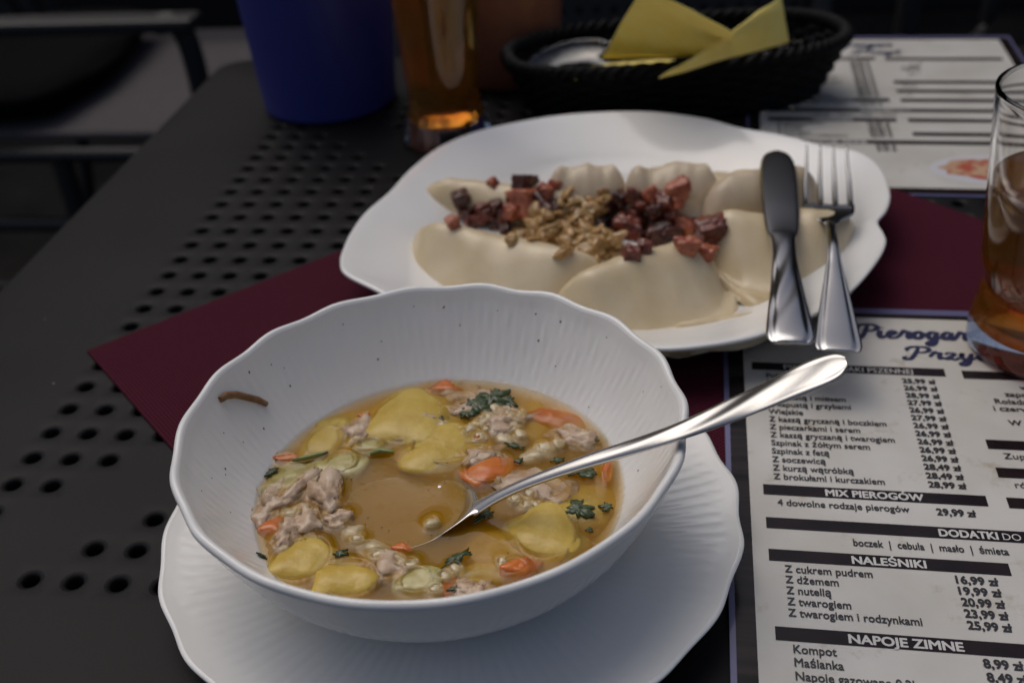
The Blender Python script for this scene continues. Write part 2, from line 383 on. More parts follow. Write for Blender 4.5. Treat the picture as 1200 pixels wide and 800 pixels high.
def script(word, x, y, xh, width, m, parent, z):
    V = []; F = []; cx = 0; total = sum(GLY[c][0] for c in word); sx = width/total
    for c in word:
        adv, strokes = GLY[c]
        for st in strokes:
            pts = catmull(st, len(st)*5)
            P2 = [np.array([(cx+q[0]+.12*q[1])*sx, q[1]*xh]) for q in pts]
            o0 = len(V); n = len(P2)
            for k, q in enumerate(P2):
                t = P2[min(n-1, k+1)]-P2[max(0, k-1)]; t = t/(np.linalg.norm(t)+1e-9); nn = np.array([-t[1], t[0]])
                wv = (.11+.10*abs(t[1]))*xh*(.75+.25*math.sin(PI*min(1, max(0, k/(n-1)))))
                V += [(*(q+nn*wv)*MM, 0), (*(q-nn*wv)*MM, 0)]
            for k in range(n-1): F.append((o0+2*k+1, o0+2*k+3, o0+2*k+2, o0+2*k))
            # tiny height steps keep overlapping strokes from sharing one plane
            for k in range(o0, len(V)): V[k] = (V[k][0], V[k][1], (len(V) % 97)*2e-7)
        cx += adv
    return obj('script_lettering', V, F, m, parent, False, (x*MM, y*MM, z))
Z1, Z2, Z3, Z4 = .0004, .0006, .00075, .0009
def rect(name, x0, x1, y0, y1, z, m, parent, skew=0):
    return obj(name, [((x0-0)*MM, y0*MM, z), ((x1)*MM, y0*MM, z), ((x1)*MM, y1*MM, z), (x0*MM, y1*MM, z)], [(0,1,2,3)], m, parent, False)
def make_menu():
    root = empty('menu_sheet')
    V, F = boxmesh(-9.5*MM, 203*MM, -268*MM, 32.5*MM, -.0004, Z1, .00015); obj('laminate', V, F, M['laminate'], root, False)
    rect('plank_border', -7.2, 200.7, -265.8, 27.2, Z1+.0001, M['planks'], root)  # planks end lower at the top, leaving a wider strip of painted sky reflection
    rect('paper_panel', 0, 193, -258, 23, Z2, M['paper'], root)
    def bar(x0, x1, y, body=None, tx=None, tw=None, extra=None):
        b = rect('header_bar', x0, x1, y-6.3, y, Z3, M['bar'], root)
        if body:
            text(body, tx, y-5.3, M['whiteink'], b, 5.6, width=tw, bold=.2, name='lettering')
        if extra:
            text(extra[0], extra[1], y-5.3, M['whiteink'], b, 5.2, width=extra[2], name='lettering')
    T = lambda s, x, y, **k: text(s, x, y, M['ink'], root, **k)
    bar(3.8, 92, -20.3, 'PIEROGI', 18.4, 20, ('Z MĄKI PSZENNEJ', 40, 37.4))
    names = ['Pols', 'R', '', 'Z kapustą i mięsem', 'Z kapustą i grzybami', 'Wiejskie', 'Z kaszą gryczaną i boczkiem', 'Z pieczarkami i serem', 'Z kaszą gryczaną i twarogiem', 'Szpinak z żółtym serem', 'Szpinak z fetą', 'Z soczewicą', 'Z kurzą wątróbką', 'Z brokułami i kurczakiem']
    prices = ['25,99','26,99','28,99','27,99','26,99','27,99','26,99','26,99','26,99','26,99','26,99','28,49','28,49','28,99']
    for k in range(14):
        y = -33-72.5*k/13
        if names[k]: T(names[k], 10, y, size=5.2, bold=.09, wsc=.83)
        T(prices[k]+' zł', 86.3, y, size=5.0, align='RIGHT', bold=.20, width=14.6, name='price')
    bar(5.5, 92.8, -109, 'MIX PIEROGÓW', 30, 38)
    T('4 dowolne rodzaje pierogów', 10.8, -121.5, size=5.2, width=51, bold=.09); T('29,99 zł', 86.8, -122, align='RIGHT', bold=.20, width=14.6, name='price')
    bar(5.8, 187, -128.8, 'DODATKI', 70.8, 21.4, ('DO P', 94, 10.5))
    T('boczek  |  cebula  |  masło  |  śmieta', 38, -142.2, size=5.3, width=56.5, bold=.09)
    bar(6, 93.3, -146.6, 'NALEŚNIKI', 36.4, 26.6)
    for k, (a, p_) in enumerate([('Z cukrem pudrem','16,99'),('Z dżemem','19,99'),('Z nutellą','20,99'),('Z twarogiem','23,99'),('Z twarogiem i rodzynkami','25,99')]):
        y = -158.5-5.45*k; T(a, 11.5, y, size=5.2, bold=.09, wsc=.83); T(p_+' zł', 87.5, y, align='RIGHT', bold=.20, width=14.6, name='price')
    bar(6.5, 187, -185.4, 'NAPOJE ZIMNE', 31.2, 38)
    for k, (a, p_) in enumerate([('Kompot','8,99'),('Maślanka','8,49'),('Napoje gazowane 0,2l',None)]):
        y = -197-5.8*k; T(a, 12, y, size=5.3, bold=.09, wsc=.83)
        if p_: T(p_+' zł', 87.5, y, align='RIGHT', bold=.2, width=12.6, name='price')
    # right column
    bar(99.6, 187, -21.2); bar(100, 187, -72.4); bar(100.3, 187, -90.8); bar(100.5, 187, -109.3); bar(101, 187, -146.8); bar(101, 187, -171)
    for s, x, y in (('w', 122.6, -34.9), ('zapr', 115, -40.6), ('Rolada', 109.2, -46.2), ('i czerw', 107.7, -51.6), ('W r', 112.1, -61.7)): T(s, x, y, size=5.2, bold=.11)
    T('Zupa', 105.1, -84.9, size=5.3, bold=.04); T('ró', 105.2, -103.2, size=5.3, bold=.04)
    # printed picture of a dish at the foot of the sheet
    pic = []
    for k in range(48):
        a = 2*PI*k/48; pic.append(((144+40*math.cos(a))*MM, (-230+22*math.sin(a))*MM, 0))
    d = obj('dish_picture', pic+[(144*MM, -230*MM, 0)], [(k, (k+1) % 48, 48) for k in range(48)], M['picplate'], root, False, (0,0,Z3))
    pic = [((144+33*math.cos(2*PI*k/48)*(1+.08*math.sin(5*k)))*MM, (-229+16*math.sin(2*PI*k/48)*(1+.08*math.cos(7*k)))*MM, 0) for k in range(48)]
    obj('food_picture', pic+[(144*MM, -229*MM, 0)], [(k, (k+1) % 48, 48) for k in range(48)], M['picfood'], d, False, (0,0,.00012))
    flush_texts(Z4)
    script("Pierogar", 55, 4.5, 6.6, 53, M['navy'], root, Z4+.00002)
    script("Przyt", 76, -12.5, 5.6, 37, M['navy'], root, Z4+.00003)
    return root
M['picplate'] = mat('printed_dish', (.62,.62,.66), .3, coat=.35, coatr=.1)
M['picfood'] = mat('printed_food', (.55,.38,.25), .3, col2=(.45,.10,.06), nscale=130, ndetail=3, nlow=.42, nhigh=.58, coat=.35, coatr=.1)
menu = make_menu()
menu.location = (.3254, .1034, .0020); menu.rotation_euler = (0,0,R(-1.9))
tag(menu, 'laminated paper menu with price list lying under the spoon and cutlery handles', 'menu', 'laminated menus on the table')
def copy_tree(o, parent=None):
    c = o.copy(); COL.objects.link(c); c.parent = parent
    for ch in list(o.children): copy_tree(ch, c)
    return c
menu2 = copy_tree(menu); menu2.location = (.3625, .5395, .0006); menu2.rotation_euler = (0,0,R(-3.0))
menu2['label'] = 'laminated paper menu partly covered by the black wicker basket'

# ------------------------------------------------------------------ crockery
BC = Vector((.2005, -.0450, 0))          # bowl axis
ZM = .0014                               # top of the placemat
def lobes(n, ph=0): return lambda th: (1-abs(math.sin(n*(th-ph)/2)))   # cusps
def fluted(nl, ph, amp, zamp, nrib, ribamp, rmax, zmax, jitter=7):
    rng = np.random.RandomState(jitter); jit = rng.uniform(-.5, .5, nrib+1)
    def fn(r, z, th):
        k = max(0, (r/rmax))**6
        lob = math.cos(nl*(th-ph)); lob = lob*(.8+.3*math.sin(3*th+1.3)*math.cos(2*th))
        rr = r*(1+amp*lob*k/rmax); zz = z+zamp*lob*k
        a = th/(2*PI)*nrib; i = int(a) % nrib; f = a-int(a)
        rib = (abs(math.sin(PI*f))-.6)
        br = .45+.55*math.sin(r*800+jit[i]*12)
        w = min(1, max(0, (r-.35*rmax)/(.25*rmax)))*min(1, max(0, (rmax*.965-r)/(.04*rmax)))
        return rr, zz, rib*ribamp*w*br
    return fn
def crock(name, inner, outer, fnp, loc, seg, side_rib):
    """closed shell: inner profile from centre to lip, outer profile from lip back to the foot"""
    prof = inner+outer; V = []
    ni = len(inner)
    for k in range(seg):
        th = 2*PI*k/seg; c, s = math.cos(th), math.sin(th)
        for q, (r, z) in enumerate(prof):
            rr, zz, rib = fnp(r, z, th)
            if side_rib == 'wall': rr += rib*(1 if q < ni else .7)
            else: zz += rib if q < ni else 0
            V.append((rr*c, rr*s, zz))
    F = gridfaces(seg, len(prof), cu=True)
    F = [f[::-1] for f in F]
    return obj(name, V, F, M['porcelain'], None, True, loc)
# saucer
inner = [tuple(p) for p in catmull([(.0005,.0045),(.02,.0045),(.040,.0045),(.0455,.0048),(.049,.0058),(.058,.0074),(.075,.0098),(.092,.0124),(.104,.0148),(.1085,.0162),(.1104,.0170)], 54)]
outer = [tuple(p) for p in catmull([(.1104,.0170),(.1118,.0166),(.1116,.0152),(.1085,.0132),(.095,.0096),(.07,.0056),(.052,.0030),(.047,.0002),(.043,.0002),(.041,.002),(.0005,.002)], 30)][1:]
saucer = crock('saucer', inner, outer, fluted(20, R(10), .0008, .0004, 110, .00042, .1112, .017), BC+Vector((.0032,.0015,ZM+.0002)), 600, 'top')
tag(saucer, 'round white saucer with radial fluting under the soup bowl', 'saucer')
# bowl
ZB = ZM+.0002+.0048
def bz(l): return [(r, z-ZB) for r, z in l]
inner = [tuple(p) for p in catmull(bz([(.0005,.0150),(.02,.0152),(.040,.0163),(.052,.0190),(.0625,.0238),(.0705,.0300),(.0775,.0385),(.0835,.0485),(.0878,.0575),(.0896,.0625),(.0903,.0645)]), 56)]
outer = [tuple(p) for p in catmull(bz([(.0903,.0645),(.0912,.0656),(.0924,.0658),(.0934,.0650),(.0936,.0635),(.0926,.0610),(.0900,.0545),(.0855,.0445),(.079,.0335),(.070,.0235),(.058,.0155),(.046,.0108),(.0425,.0095),(.0415,ZB+.0003),(.0380,ZB+.0003),(.0365,.0085),(.0005,.0090)]), 60)][1:]
BOWL_INNER = inner
bowl = crock('soup_bowl', inner, outer, fluted(18, R(6), .0006, .0006, 120, .00042, .0936, .065), BC+Vector((0,0,ZB)), 660, 'wall')
tag(bowl, 'white fluted soup bowl with scalloped rim standing on the saucer', 'bowl')

# pierogi plate: outline read off the photograph at the height of its lip
ZL = .026
outl = [(401,307),(405,292),(413,274),(430,250),(457,226),(484,198),(520,172),(570,153),(640,139),(700,133.5),(760,133),(822,140),(868,151),(917,160),(966,173),(1007,182),(1031,201),(1041,228),(1037,247),(1027,260),(1033,273),(1036,286),(1025,308),(997,340),(960,365),(900,390),(850,402),(790,409),(740,407)]
pc = Vector((.262, .199, 0))
W = [at(u, v, ZL) for u, v in outl]
W += [Vector((.232,.062,0)), Vector((.195,.072,0)), Vector((.165,.088,0)), Vector((.143,.106,0)), Vector((.122,.122,0))]
W = catmull([(p.x, p.y) for p in W], 420, closed=True)
ang = np.array([math.atan2(y-pc.y, x-pc.x) for x, y in W]); rad = np.array([math.hypot(x-pc.x, y-pc.y) for x, y in W])
o_ = np.argsort(ang); ang = ang[o_]; rad = rad[o_]
ang = np.concatenate([ang-2*PI, ang, ang+2*PI]); rad = np.concatenate([rad]*3)
def plate_r(th): return float(np.interp(th, ang, rad))
def smooth_r(th): return float(np.mean([plate_r(th+d) for d in np.linspace(-.45, .45, 13)]))
prof = [tuple(p) for p in catmull([(.002,.0045),(.3,.0045),(.58,.0046),(.65,.0056),(.71,.0085),(.76,.0120),(.82,.0158),(.90,.0205),(.96,.0240),(.985,.0252),(.996,.0256),(1.006,.0250),(1.005,.0236),(.99,.0222),(.93,.0185),(.82,.0135),(.74,.0062),(.68,.0008),(.64,.0002),(.62,.0022),(.002,.0022)], 90)]
V = []; SEG = 480
for k in range(SEG):
    th = 2*PI*k/SEG; a, b_ = plate_r(th), smooth_r(th)
    for f, z in prof:
        t = min(1, max(0, (f-.72)/.26)); t = t*t*(3-2*t); r = f*(b_*(1-t)+a*t)
        rel = (a-b_)/b_; zz = z+t*rel*.012
        V.append((r*math.cos(th), r*math.sin(th), zz))
plate = obj('serving_plate', V, [f[::-1] for f in gridfaces(SEG, len(prof), cu=True)], M['porcelain'], None, True, (pc.x, pc.y, ZM+.0002))
tag(plate, 'large white plate with eared scalloped rim holding the dumplings', 'plate')

# ------------------------------------------------------------------ dumplings
M['dough'] = mat('boiled_dough', (.60,.475,.28), .36, spec=.45, col2=(.70,.59,.405), nscale=26, ndetail=7, bump=.3, bscale=90, bdist=.0012, sss=.12, sssr=(.004,.003,.0015), coat=.35, coatr=.14)
M['dough2'] = mat('boiled_dough_filling', (.50,.40,.29), .36, spec=.45, col2=(.67,.56,.39), nscale=24, ndetail=6, bump=.25, bscale=90, bdist=.0012, sss=.35, sssr=(.006,.004,.002), coat=.15, coatr=.2)
def pierog(p1, p2, b, T, side=1, z0=.0065, tilt=(0,0), seed=0, mt='dough', label='', zoff=0):
    A = at(*p1, .014); B = at(*p2, .014); c = (A+B)/2; d = (B-A); a = d.length/2; rz = math.atan2(d.y, d.x)
    ns, ntt = 46, 26; top = []; bot = []
    for i in range(ns+1):
        s = -1+2*i/ns; s = math.copysign(abs(s)**.85, s)
        for j in range(ntt+1):
            t = j/ntt
            w_ = max(0, 1-s*s)
            edge = b*(w_**.5)*(1+.05*mnoise.noise(Vector((s*3, seed, 0))))+.0005
            x = a*s*(1+.04*mnoise.noise(Vector((t*2, seed, 5)))); y = side*(edge*t-.12*b*w_*(1-t))
            # thickness: rounded at the fold, soft belly sloping down to a thin pressed seam
            foldr = min(1, t/.34); foldp = math.sqrt(max(0, 1-(1-foldr)**2))
            ends = min(1, (1-abs(s))/.42); endp = math.sqrt(max(0, 1-(1-ends)**2))
            g = min(1, max(0, (t-.24)/.60)); belly = 1-g*g*(3-2*g)
            th = T*foldp*endp*belly*(1+.14*mnoise.noise(Vector((s*2.2+seed, t*2.2, seed*.7)))+.04*mnoise.noise(Vector((s*6+seed, t*5, seed*.7))))
            seam = (.0016+.0018*min(1, max(0, (t-.80)/.06)))*(1 if t < .93 else max(0, (1-t)/.07)**.5)*foldp*min(1, endp+.3)
            wob = .0016*mnoise.noise(Vector((s*5, seed*2.3, t*2)))*t+.0006*t**3*mnoise.noise(Vector((s*16, seed, 3)))
            z = (th**3+seam**3)**(1/3)+wob
            top.append((x, y, z0+z+zoff)); bot.append((x, y, z0+zoff+min(0, -.0)+.0008*(1-foldp)))
    n = len(top); nv = ntt+1
    F = gridfaces(ns+1, nv)
    if side < 0: F = [f[::-1] for f in F]
    FB = [tuple(q+n for q in f[::-1]) for f in F]
    def br(i, j): return i*nv+j
    SF = []
    for j in range(ntt):
        for i in (0, ns): SF.append((br(i, j), br(i, j+1), n+br(i, j+1), n+br(i, j)))
    for i in range(ns):
        for j in (0, ntt): SF.append((br(i, j), br(i+1, j), n+br(i+1, j), n+br(i, j)))
    o = obj('dumpling', top+bot, F+FB+SF, M[mt], None, True)
    bm = bmesh.new(); bm.from_mesh(o.data); bmesh.ops.remove_doubles(bm, verts=bm.verts, dist=.00005); bmesh.ops.recalc_face_normals(bm, faces=bm.faces); bm.to_mesh(o.data); bm.free()
    o.location = (c.x, c.y, 0); o.rotation_euler = (tilt[0], tilt[1], rz)
    return tag(o, label, 'dumpling', 'boiled dumplings on the white plate')
D = []
D.append(pierog((482,236),(706,260), .050, .021, 1, label='dumpling with pointed tip at the end of the bacon, its middle under bacon', seed=1))
D.append(pierog((638,248),(740,244), .066, .030, 1, label='small dumpling behind the fried onion with a pinkish tint', seed=21, mt='dough2'))
D.append(pierog((728,252),(850,246), .074, .030, 1, label='round-topped dumpling behind the larger heap of bacon', seed=33, mt='dough2', zoff=.002))
D.append(pierog((780,232),(872,232), .058, .018, 1, label='dumpling showing only a pale edge behind its round-topped neighbour', seed=4, z0=.0065))
D.append(pierog((830,268),(966,240), .072, .029, 1, label='dumpling under the knife blade', seed=5, mt='dough2', zoff=.003))
D.append(pierog((786,376),(905,362), .022, .008, -1, label='flat dumpling edge lying under the knife handle side of its neighbour', seed=9, z0=.0075))
D.append(pierog((816,278),(1000,272), .080, .026, -1, label='plump dumpling under the knife handle and the fork', seed=6, zoff=.003))
D.append(pierog((646,352),(826,296), .072, .026, -1, label='smooth plump dumpling next to the soup bowl rim, below the larger bacon heap', seed=7, zoff=.001))
D.append(pierog((488,280),(722,322), .068, .026, -1, label='long dumpling partly hidden behind the soup bowl rim', seed=8))
bv = bvh_of([plate]+D)
def hit(u, v, t=None):
    loc, n, i, d = (t or bv).ray_cast(CAM, ray(u, v)); return loc, n

# fried bacon and onion
M['bacon'] = [mat('fried_bacon_a', (.21,.042,.020), .34, col2=(.07,.016,.010), nscale=160, bump=.5, bscale=260, bdist=.001, coat=.3, coatr=.15),
              mat('fried_bacon_b', (.46,.145,.07), .34, col2=(.26,.05,.025), nscale=130, bump=.5, bscale=260, bdist=.001, coat=.3, coatr=.15),
              mat('fried_bacon_c', (.035,.013,.010), .38, col2=(.11,.026,.016), nscale=160, bump=.5, bscale=260, bdist=.001, coat=.3, coatr=.15)]
M['onion'] = mat('fried_onion', (.33,.19,.06), .24, col2=(.48,.31,.13), nscale=120, bump=.2, bscale=220, bdist=.001, sss=.5, sssr=(.004,.002,.001), coat=.3, coatr=.12)
bl = [(529,262,8,1),(541,233,12,2),(548,252,9,0),(560,258,9,0),(574,252,10,0),(578,214,6,1),(583,262,9,2),(582,240,8,2),(594,253,9,0),(600,236,7,2),(616,236,15,1),(614,214,10,2),(604,248,10,1),
      (637,226,11,1),(649,217,7,1),(636,246,13,2),(650,246,9,2),(625,258,8,0),(566,246,8,0),(592,270,7,2),
      (702,245,10,2),(716,241,10,2),(730,232,11,2),(742,230,10,0),(752,240,10,0),(744,250,9,0),(762,230,9,1),(768,246,11,2),(779,237,10,0),(793,222,11,1),(792,238,9,1),(737,268,14,0),(752,262,9,2),
      (775,262,12,2),(786,254,9,0),(803,264,15,1),(818,264,9,0),(838,270,14,0),(832,284,9,0),(806,290,11,1),(829,297,11,1),(787,276,12,2),(770,282,11,2),(755,292,10,0),(742,297,9,0),(712,283,8,2),(700,278,7,2),(696,264,8,2),(722,262,8,0),(760,275,8,0)]
BN = []
mean_px = lambda p: FPX/((p-CAM).dot(AF))
for k, (u, v, r, c) in enumerate(bl):
    p, n = hit(u, v+r*.35)
    if p is None: continue
    rr = r/mean_px(p)*1.12
    o = chunk('bacon_bit', rr*1.3, M['bacon'][c], k+1, 7, 14, (random.uniform(.85,1.2), random.uniform(.7,1.0), random.uniform(.7,.95)), .22, 4, True)
    o.location = p+Vector((0,0,rr*.42)); o.rotation_euler = (random.uniform(-.4,.4), random.uniform(-.4,.4), random.uniform(0,6))
    kind_ = ('dark reddish', 'pink', 'blackened crisp')[c]; heap = 'on the dumpling with the pointed tip' if u < 670 else 'in the larger heap beside the knife'
    tag(o, kind_+' fried bacon dice '+heap, 'bacon', kind_+' bacon dice '+heap); BN.append(o)
for (u, v, a_, b_, sd_, lab_) in [(655,266,40,26,301,'soft golden mound of fried onion in front of the small pinkish dumpling'),(696,290,34,17,302,'soft golden mound of fried onion behind the smooth plump dumpling')]:
    p, n_ = hit(u, v); s_ = 1/mean_px(p)
    o = lump('onion_mound', 1, M['onion'], None, sd_, .5, 5, (a_*s_, b_*s_*1.5, .010), 2.2, 0, 1.6); o.location = (p.x, p.y, p.z+.001); tag(o, lab_, 'onion', 'fried onion mounds'); BN.append(o)
bv2 = bvh_of([plate]+D+BN)
k = 0
for (u, v, su, sv, n, wh) in [(660,260,32,20,34,'heaped in front of the small pinkish dumpling'),(690,283,32,14,30,'heaped behind the smooth plump dumpling'),(625,275,18,8,9,'on top of the long dumpling'),(700,240,14,10,9,'heaped in front of the small pinkish dumpling'),(720,295,12,10,8,'heaped behind the smooth plump dumpling'),(598,281,5,3,2,'on top of the long dumpling'),(680,240,16,8,8,'heaped in front of the small pinkish dumpling')]:
    for q in range(n):
        uu, vv = random.gauss(u, su*.55), random.gauss(v, sv*.6)
        p, nn = hit(uu, vv, bv2)
        if p is None: continue
        rr = random.uniform(5, 13)/mean_px(p)
        o = lump('onion_piece', rr, M['onion'], None, k+200, .45, 3, (1.15, random.uniform(.5,.9), random.uniform(.4,.6)), 1.2, 0); k += 1
        o.location = p+Vector((0,0,rr*.12)); o.rotation_euler = (random.uniform(-.6,.6), random.uniform(-.6,.6), random.uniform(0,6))
        tag(o, 'golden fried onion piece '+wh, 'onion', 'fried onion '+wh)

# ------------------------------------------------------------------ soup
ZS = .0302
SR = .0712
PIECES = []      # (x,y,a,b,rot) footprints that lift the broth skin
def sp_(u, v, z=ZS): return at(u, v, z)
M['potato'] = mat('boiled_potato', (.50,.33,.04), .42, col2=(.60,.43,.085), nscale=110, ndetail=8, bump=.5, bscale=320, bdist=.0008, sss=.4, sssr=(.006,.004,.001), coat=.22, coatr=.15)
M['carrot'] = mat('boiled_carrot', (.56,.125,.006), .4, col2=(.62,.19,.014), nscale=120, bump=.3, bscale=200, bdist=.0008, sss=.3, sssr=(.006,.002,.001), coat=.5, coatr=.08)
M['meat'] = mat('boiled_meat', (.44,.285,.175), .45, col2=(.61,.465,.33), nscale=110, ndetail=8, bump=.9, bscale=170, bdist=.0016, coat=.5, coatr=.1)
M['barley'] = mat('boiled_barley', (.52,.41,.22), .3, col2=(.60,.50,.32), nscale=200, coat=.5, coatr=.08, sss=.3, sssr=(.004,.003,.001))
M['pea'] = mat('pale_green_vegetable', (.40,.34,.10), .35, col2=(.50,.43,.18), nscale=100, coat=.5, coatr=.08, sss=.3, sssr=(.004,.003,.001))
M['parsley'] = mat('parsley', (.018,.038,.006), .4, col2=(.04,.07,.012), nscale=220, bump=.5, bscale=300, bdist=.0008, coat=.4, coatr=.1)
M['pepper'] = mat('pepper', (.02,.016,.012), .7)
def soup_piece(name, u, v, a, b, m, label, group, h=.5, rot=None, lift=.5, rough=.16, cubic=.35, seed=None, freq=1.3, fib=1.0, sub=3, cut=0):
    """a,b half sizes in px across / down the picture at the waterline; lift .3 (just under) .. .8 (well above)"""
    p = sp_(u, v); s = 1/mean_px(p); ax = a*s; by = b*s/.63
    sd = seed if seed is not None else len(PIECES)+11
    mn = min(ax, by); prot = min(.0042, max(-.0004, (lift-.40)*.6*mn+(lift-.38)*.006)); hz = max(.0012, min(.0075, h*mn*1.5))
    q = max(-.95, min(.95, (hz-prot)/hz)); ratio = math.sqrt(1-q*q) if prot > 0 else 1
    ratio = max(.5, ratio)
    o = chunk(name, 1, M[m], sd, cut, 8 if name == 'potato_chunk' else 9, (ax/ratio*(.86 if name == 'carrot_piece' else 1.22), by/ratio*(.86 if name == 'carrot_piece' else 1.22), hz*1.2), rough*.5, 4) if cut else lump(name, 1, M[m], None, sd, rough, sub, (ax/ratio, by/ratio, hz), freq, cubic, fib)
    r0 = rot if rot is not None else R(6.6)
    o.rotation_euler = (random.uniform(-.06,.06), random.uniform(-.06,.06), r0); o.location = (p.x, p.y, ZS+prot-hz)
    if prot > .0002: PIECES.append((p.x, p.y, ax, by, r0, lift))
    else: PIECES.append((p.x, p.y, ax*.5, by*.5, r0, 0))
    return tag(o, label, name.split('_')[0], group)
GP = 'boiled potato chunks in the soup'
for (u, v, a, b, lift, lab) in [(478,488,42,28,.62,'big yellow potato chunk with a clean rounded edge beside the parsley cluster'),(527,521,47,20,.64,'long yellow potato chunk between the parsley cluster and the big carrot piece'),
    (379,517,19,17,.55,'small yellow potato chunk near the thin carrot strip'),(405,492,16,12,.5,'small pale potato chunk beside shredded meat'),
    (353,654,35,24,.75,'bright yellow potato chunk under the shredded meat against the bowl wall'),(409,677,36,19,.7,'yellow potato chunk at the bowl wall beside the brightest potato'),
    (640,627,34,25,.66,'rounded yellow potato chunk below the parsley leaf'),(590,636,52,22,.34,'sunken potato chunk beside the rounded one below the parsley leaf'),
    (622,494,34,26,.36,'sunken potato chunk between barley heap and orange carrot'),(671,582,27,18,.5,'potato chunk behind the parsley leaf under the spoon handle'),
    (560,670,34,13,.42,'sunken potato chunk beside the dark green leaf strip')]:
    soup_piece('potato_chunk', u, v, a, b, 'potato', lab, GP, .62, rot=random.uniform(-.3,.4), lift=lift-.06, rough=.16, cut=10)
GC = 'carrot pieces in the soup'
for (u, v, a, b, rot, lift, lab) in [(518,454,18,6,0,.6,'thin orange carrot strip by the far bowl wall'),(338,536,17,5,0,.62,'thin orange carrot strip by the bowl wall near green stem'),(572,547,27,17,.3,.6,'big red orange carrot chunk touching the spoon neck'),
    (650,488,18,9,-.5,.5,'orange carrot slice at the wall beside the sunken potato'),(711,551,6,13,0,.55,'small carrot piece at the wall behind the spoon handle'),(603,664,15,8,.2,.6,'small orange carrot piece beside the sunken potato near the front wall'),
    (326,612,12,7,0,.5,'small carrot piece under shredded meat'),(428,487,8,4,0,.6,'tiny carrot piece beside small pale potato'),(531,682,12,6,.4,.45,'small carrot piece beside pale barley near front wall'),(470,640,10,4,.2,.5,'tiny red carrot shred near the floating barley'),(560,512,7,4,0,.55,'tiny carrot piece below the barley heap')]:
    soup_piece('carrot_piece', u, v, a, b, 'carrot', lab, GC, .6, rot, lift-.06, rough=.2, cut=7)
GM = 'shredded meat pieces in the soup'
for (u, v, a, b, rot, lift, lab) in [(316,585,24,17,0,.66,'greyish pink meat shred against the bowl wall'),(349,572,12,20,-.5,.66,'upright meat shred between two bigger meat shreds'),(380,578,20,21,.3,.72,'pale fibrous meat shred at the edge of the clear broth'),
    (352,612,24,18,.2,.72,'light meat shred above the brightest potato'),(424,503,17,13,.4,.6,'meat shred beside small pale potato'),(497,488,20,7,.1,.66,'pink meat strip lying on the big potato'),
    (590,492,24,13,.3,.6,'meat crumble amid the barley heap'),(541,470,20,10,.1,.5,'meat piece left of parsley cluster touching potato'),(676,512,26,9,-.2,.58,'meat strip by the wall behind the spoon handle'),(636,574,30,14,-.1,.55,'wide meat piece under the spoon handle'),
    (452,665,22,12,.3,.55,'meat shred near front wall beside potato'),(556,690,18,8,.1,.55,'meat crumb near front wall beside the pale pea'),(330,633,12,9,0,.6,'small meat crumb by the wall above the brightest potato'),(560,530,18,8,0,.5,'meat piece above the big carrot chunk'),(395,607,16,8,.3,.6,'loose pale meat fibre near clear broth')]:
    soup_piece('meat_shred', u, v, a, b, 'meat', lab, GM, .6, rot, lift-.05, rough=.55, freq=1.5, cubic=.1, fib=2.6, sub=4)
GV = 'pale green vegetable pieces in the soup'
for (u, v, a, b, lift, lab) in [(400,540,17,11,.6,'oval pale green vegetable lump at the end of the olive herb stem'),(341,557,17,10,.5,'pale green vegetable lump by the wall above the greyish meat'),(372,545,12,9,.5,'small green vegetable lump under the olive herb stem'),(432,520,15,7,.55,'flat green vegetable sliver in front of the meat by the small pale potato'),(487,680,19,13,.6,'pale green vegetable lump at the front bowl wall')]:
    soup_piece('vegetable_piece', u, v, a, b, 'pea', lab, GV, .6, lift=lift-.07, rough=.16, cut=8)
bw = lambda u, v: 'in the heap under the parsley cluster' if v < 535 and u > 490 else 'around the meat under the spoon handle' if u > 580 else 'near the shredded meat by the wall' if u < 380 else 'scattered along the clear broth'
for (u, v) in [(516,497),(552,503),(573,489),(583,480),(575,500),(590,508),(600,500),(560,512),(566,494),(610,485),(620,578),(604,584),(628,590),(618,588),(628,530),(640,522),(437,507),(448,498),(418,513),(412,620),(417,631),(440,652),(435,641),(340,600),(330,640),(345,625),(362,630),(520,672),(533,664),(470,655),(495,530),(610,508),(596,488),(655,520),(504,612),(510,690),(590,658),(480,662)]:
    soup_piece('barley_grain', u+random.uniform(-2,2), v+random.uniform(-2,2), random.uniform(6,9), random.uniform(4.5,7), 'barley', 'pale swollen barley grain '+bw(u, v), 'barley '+bw(u, v), .8, random.uniform(0,3), random.uniform(.43,.56), rough=.3, cubic=0)
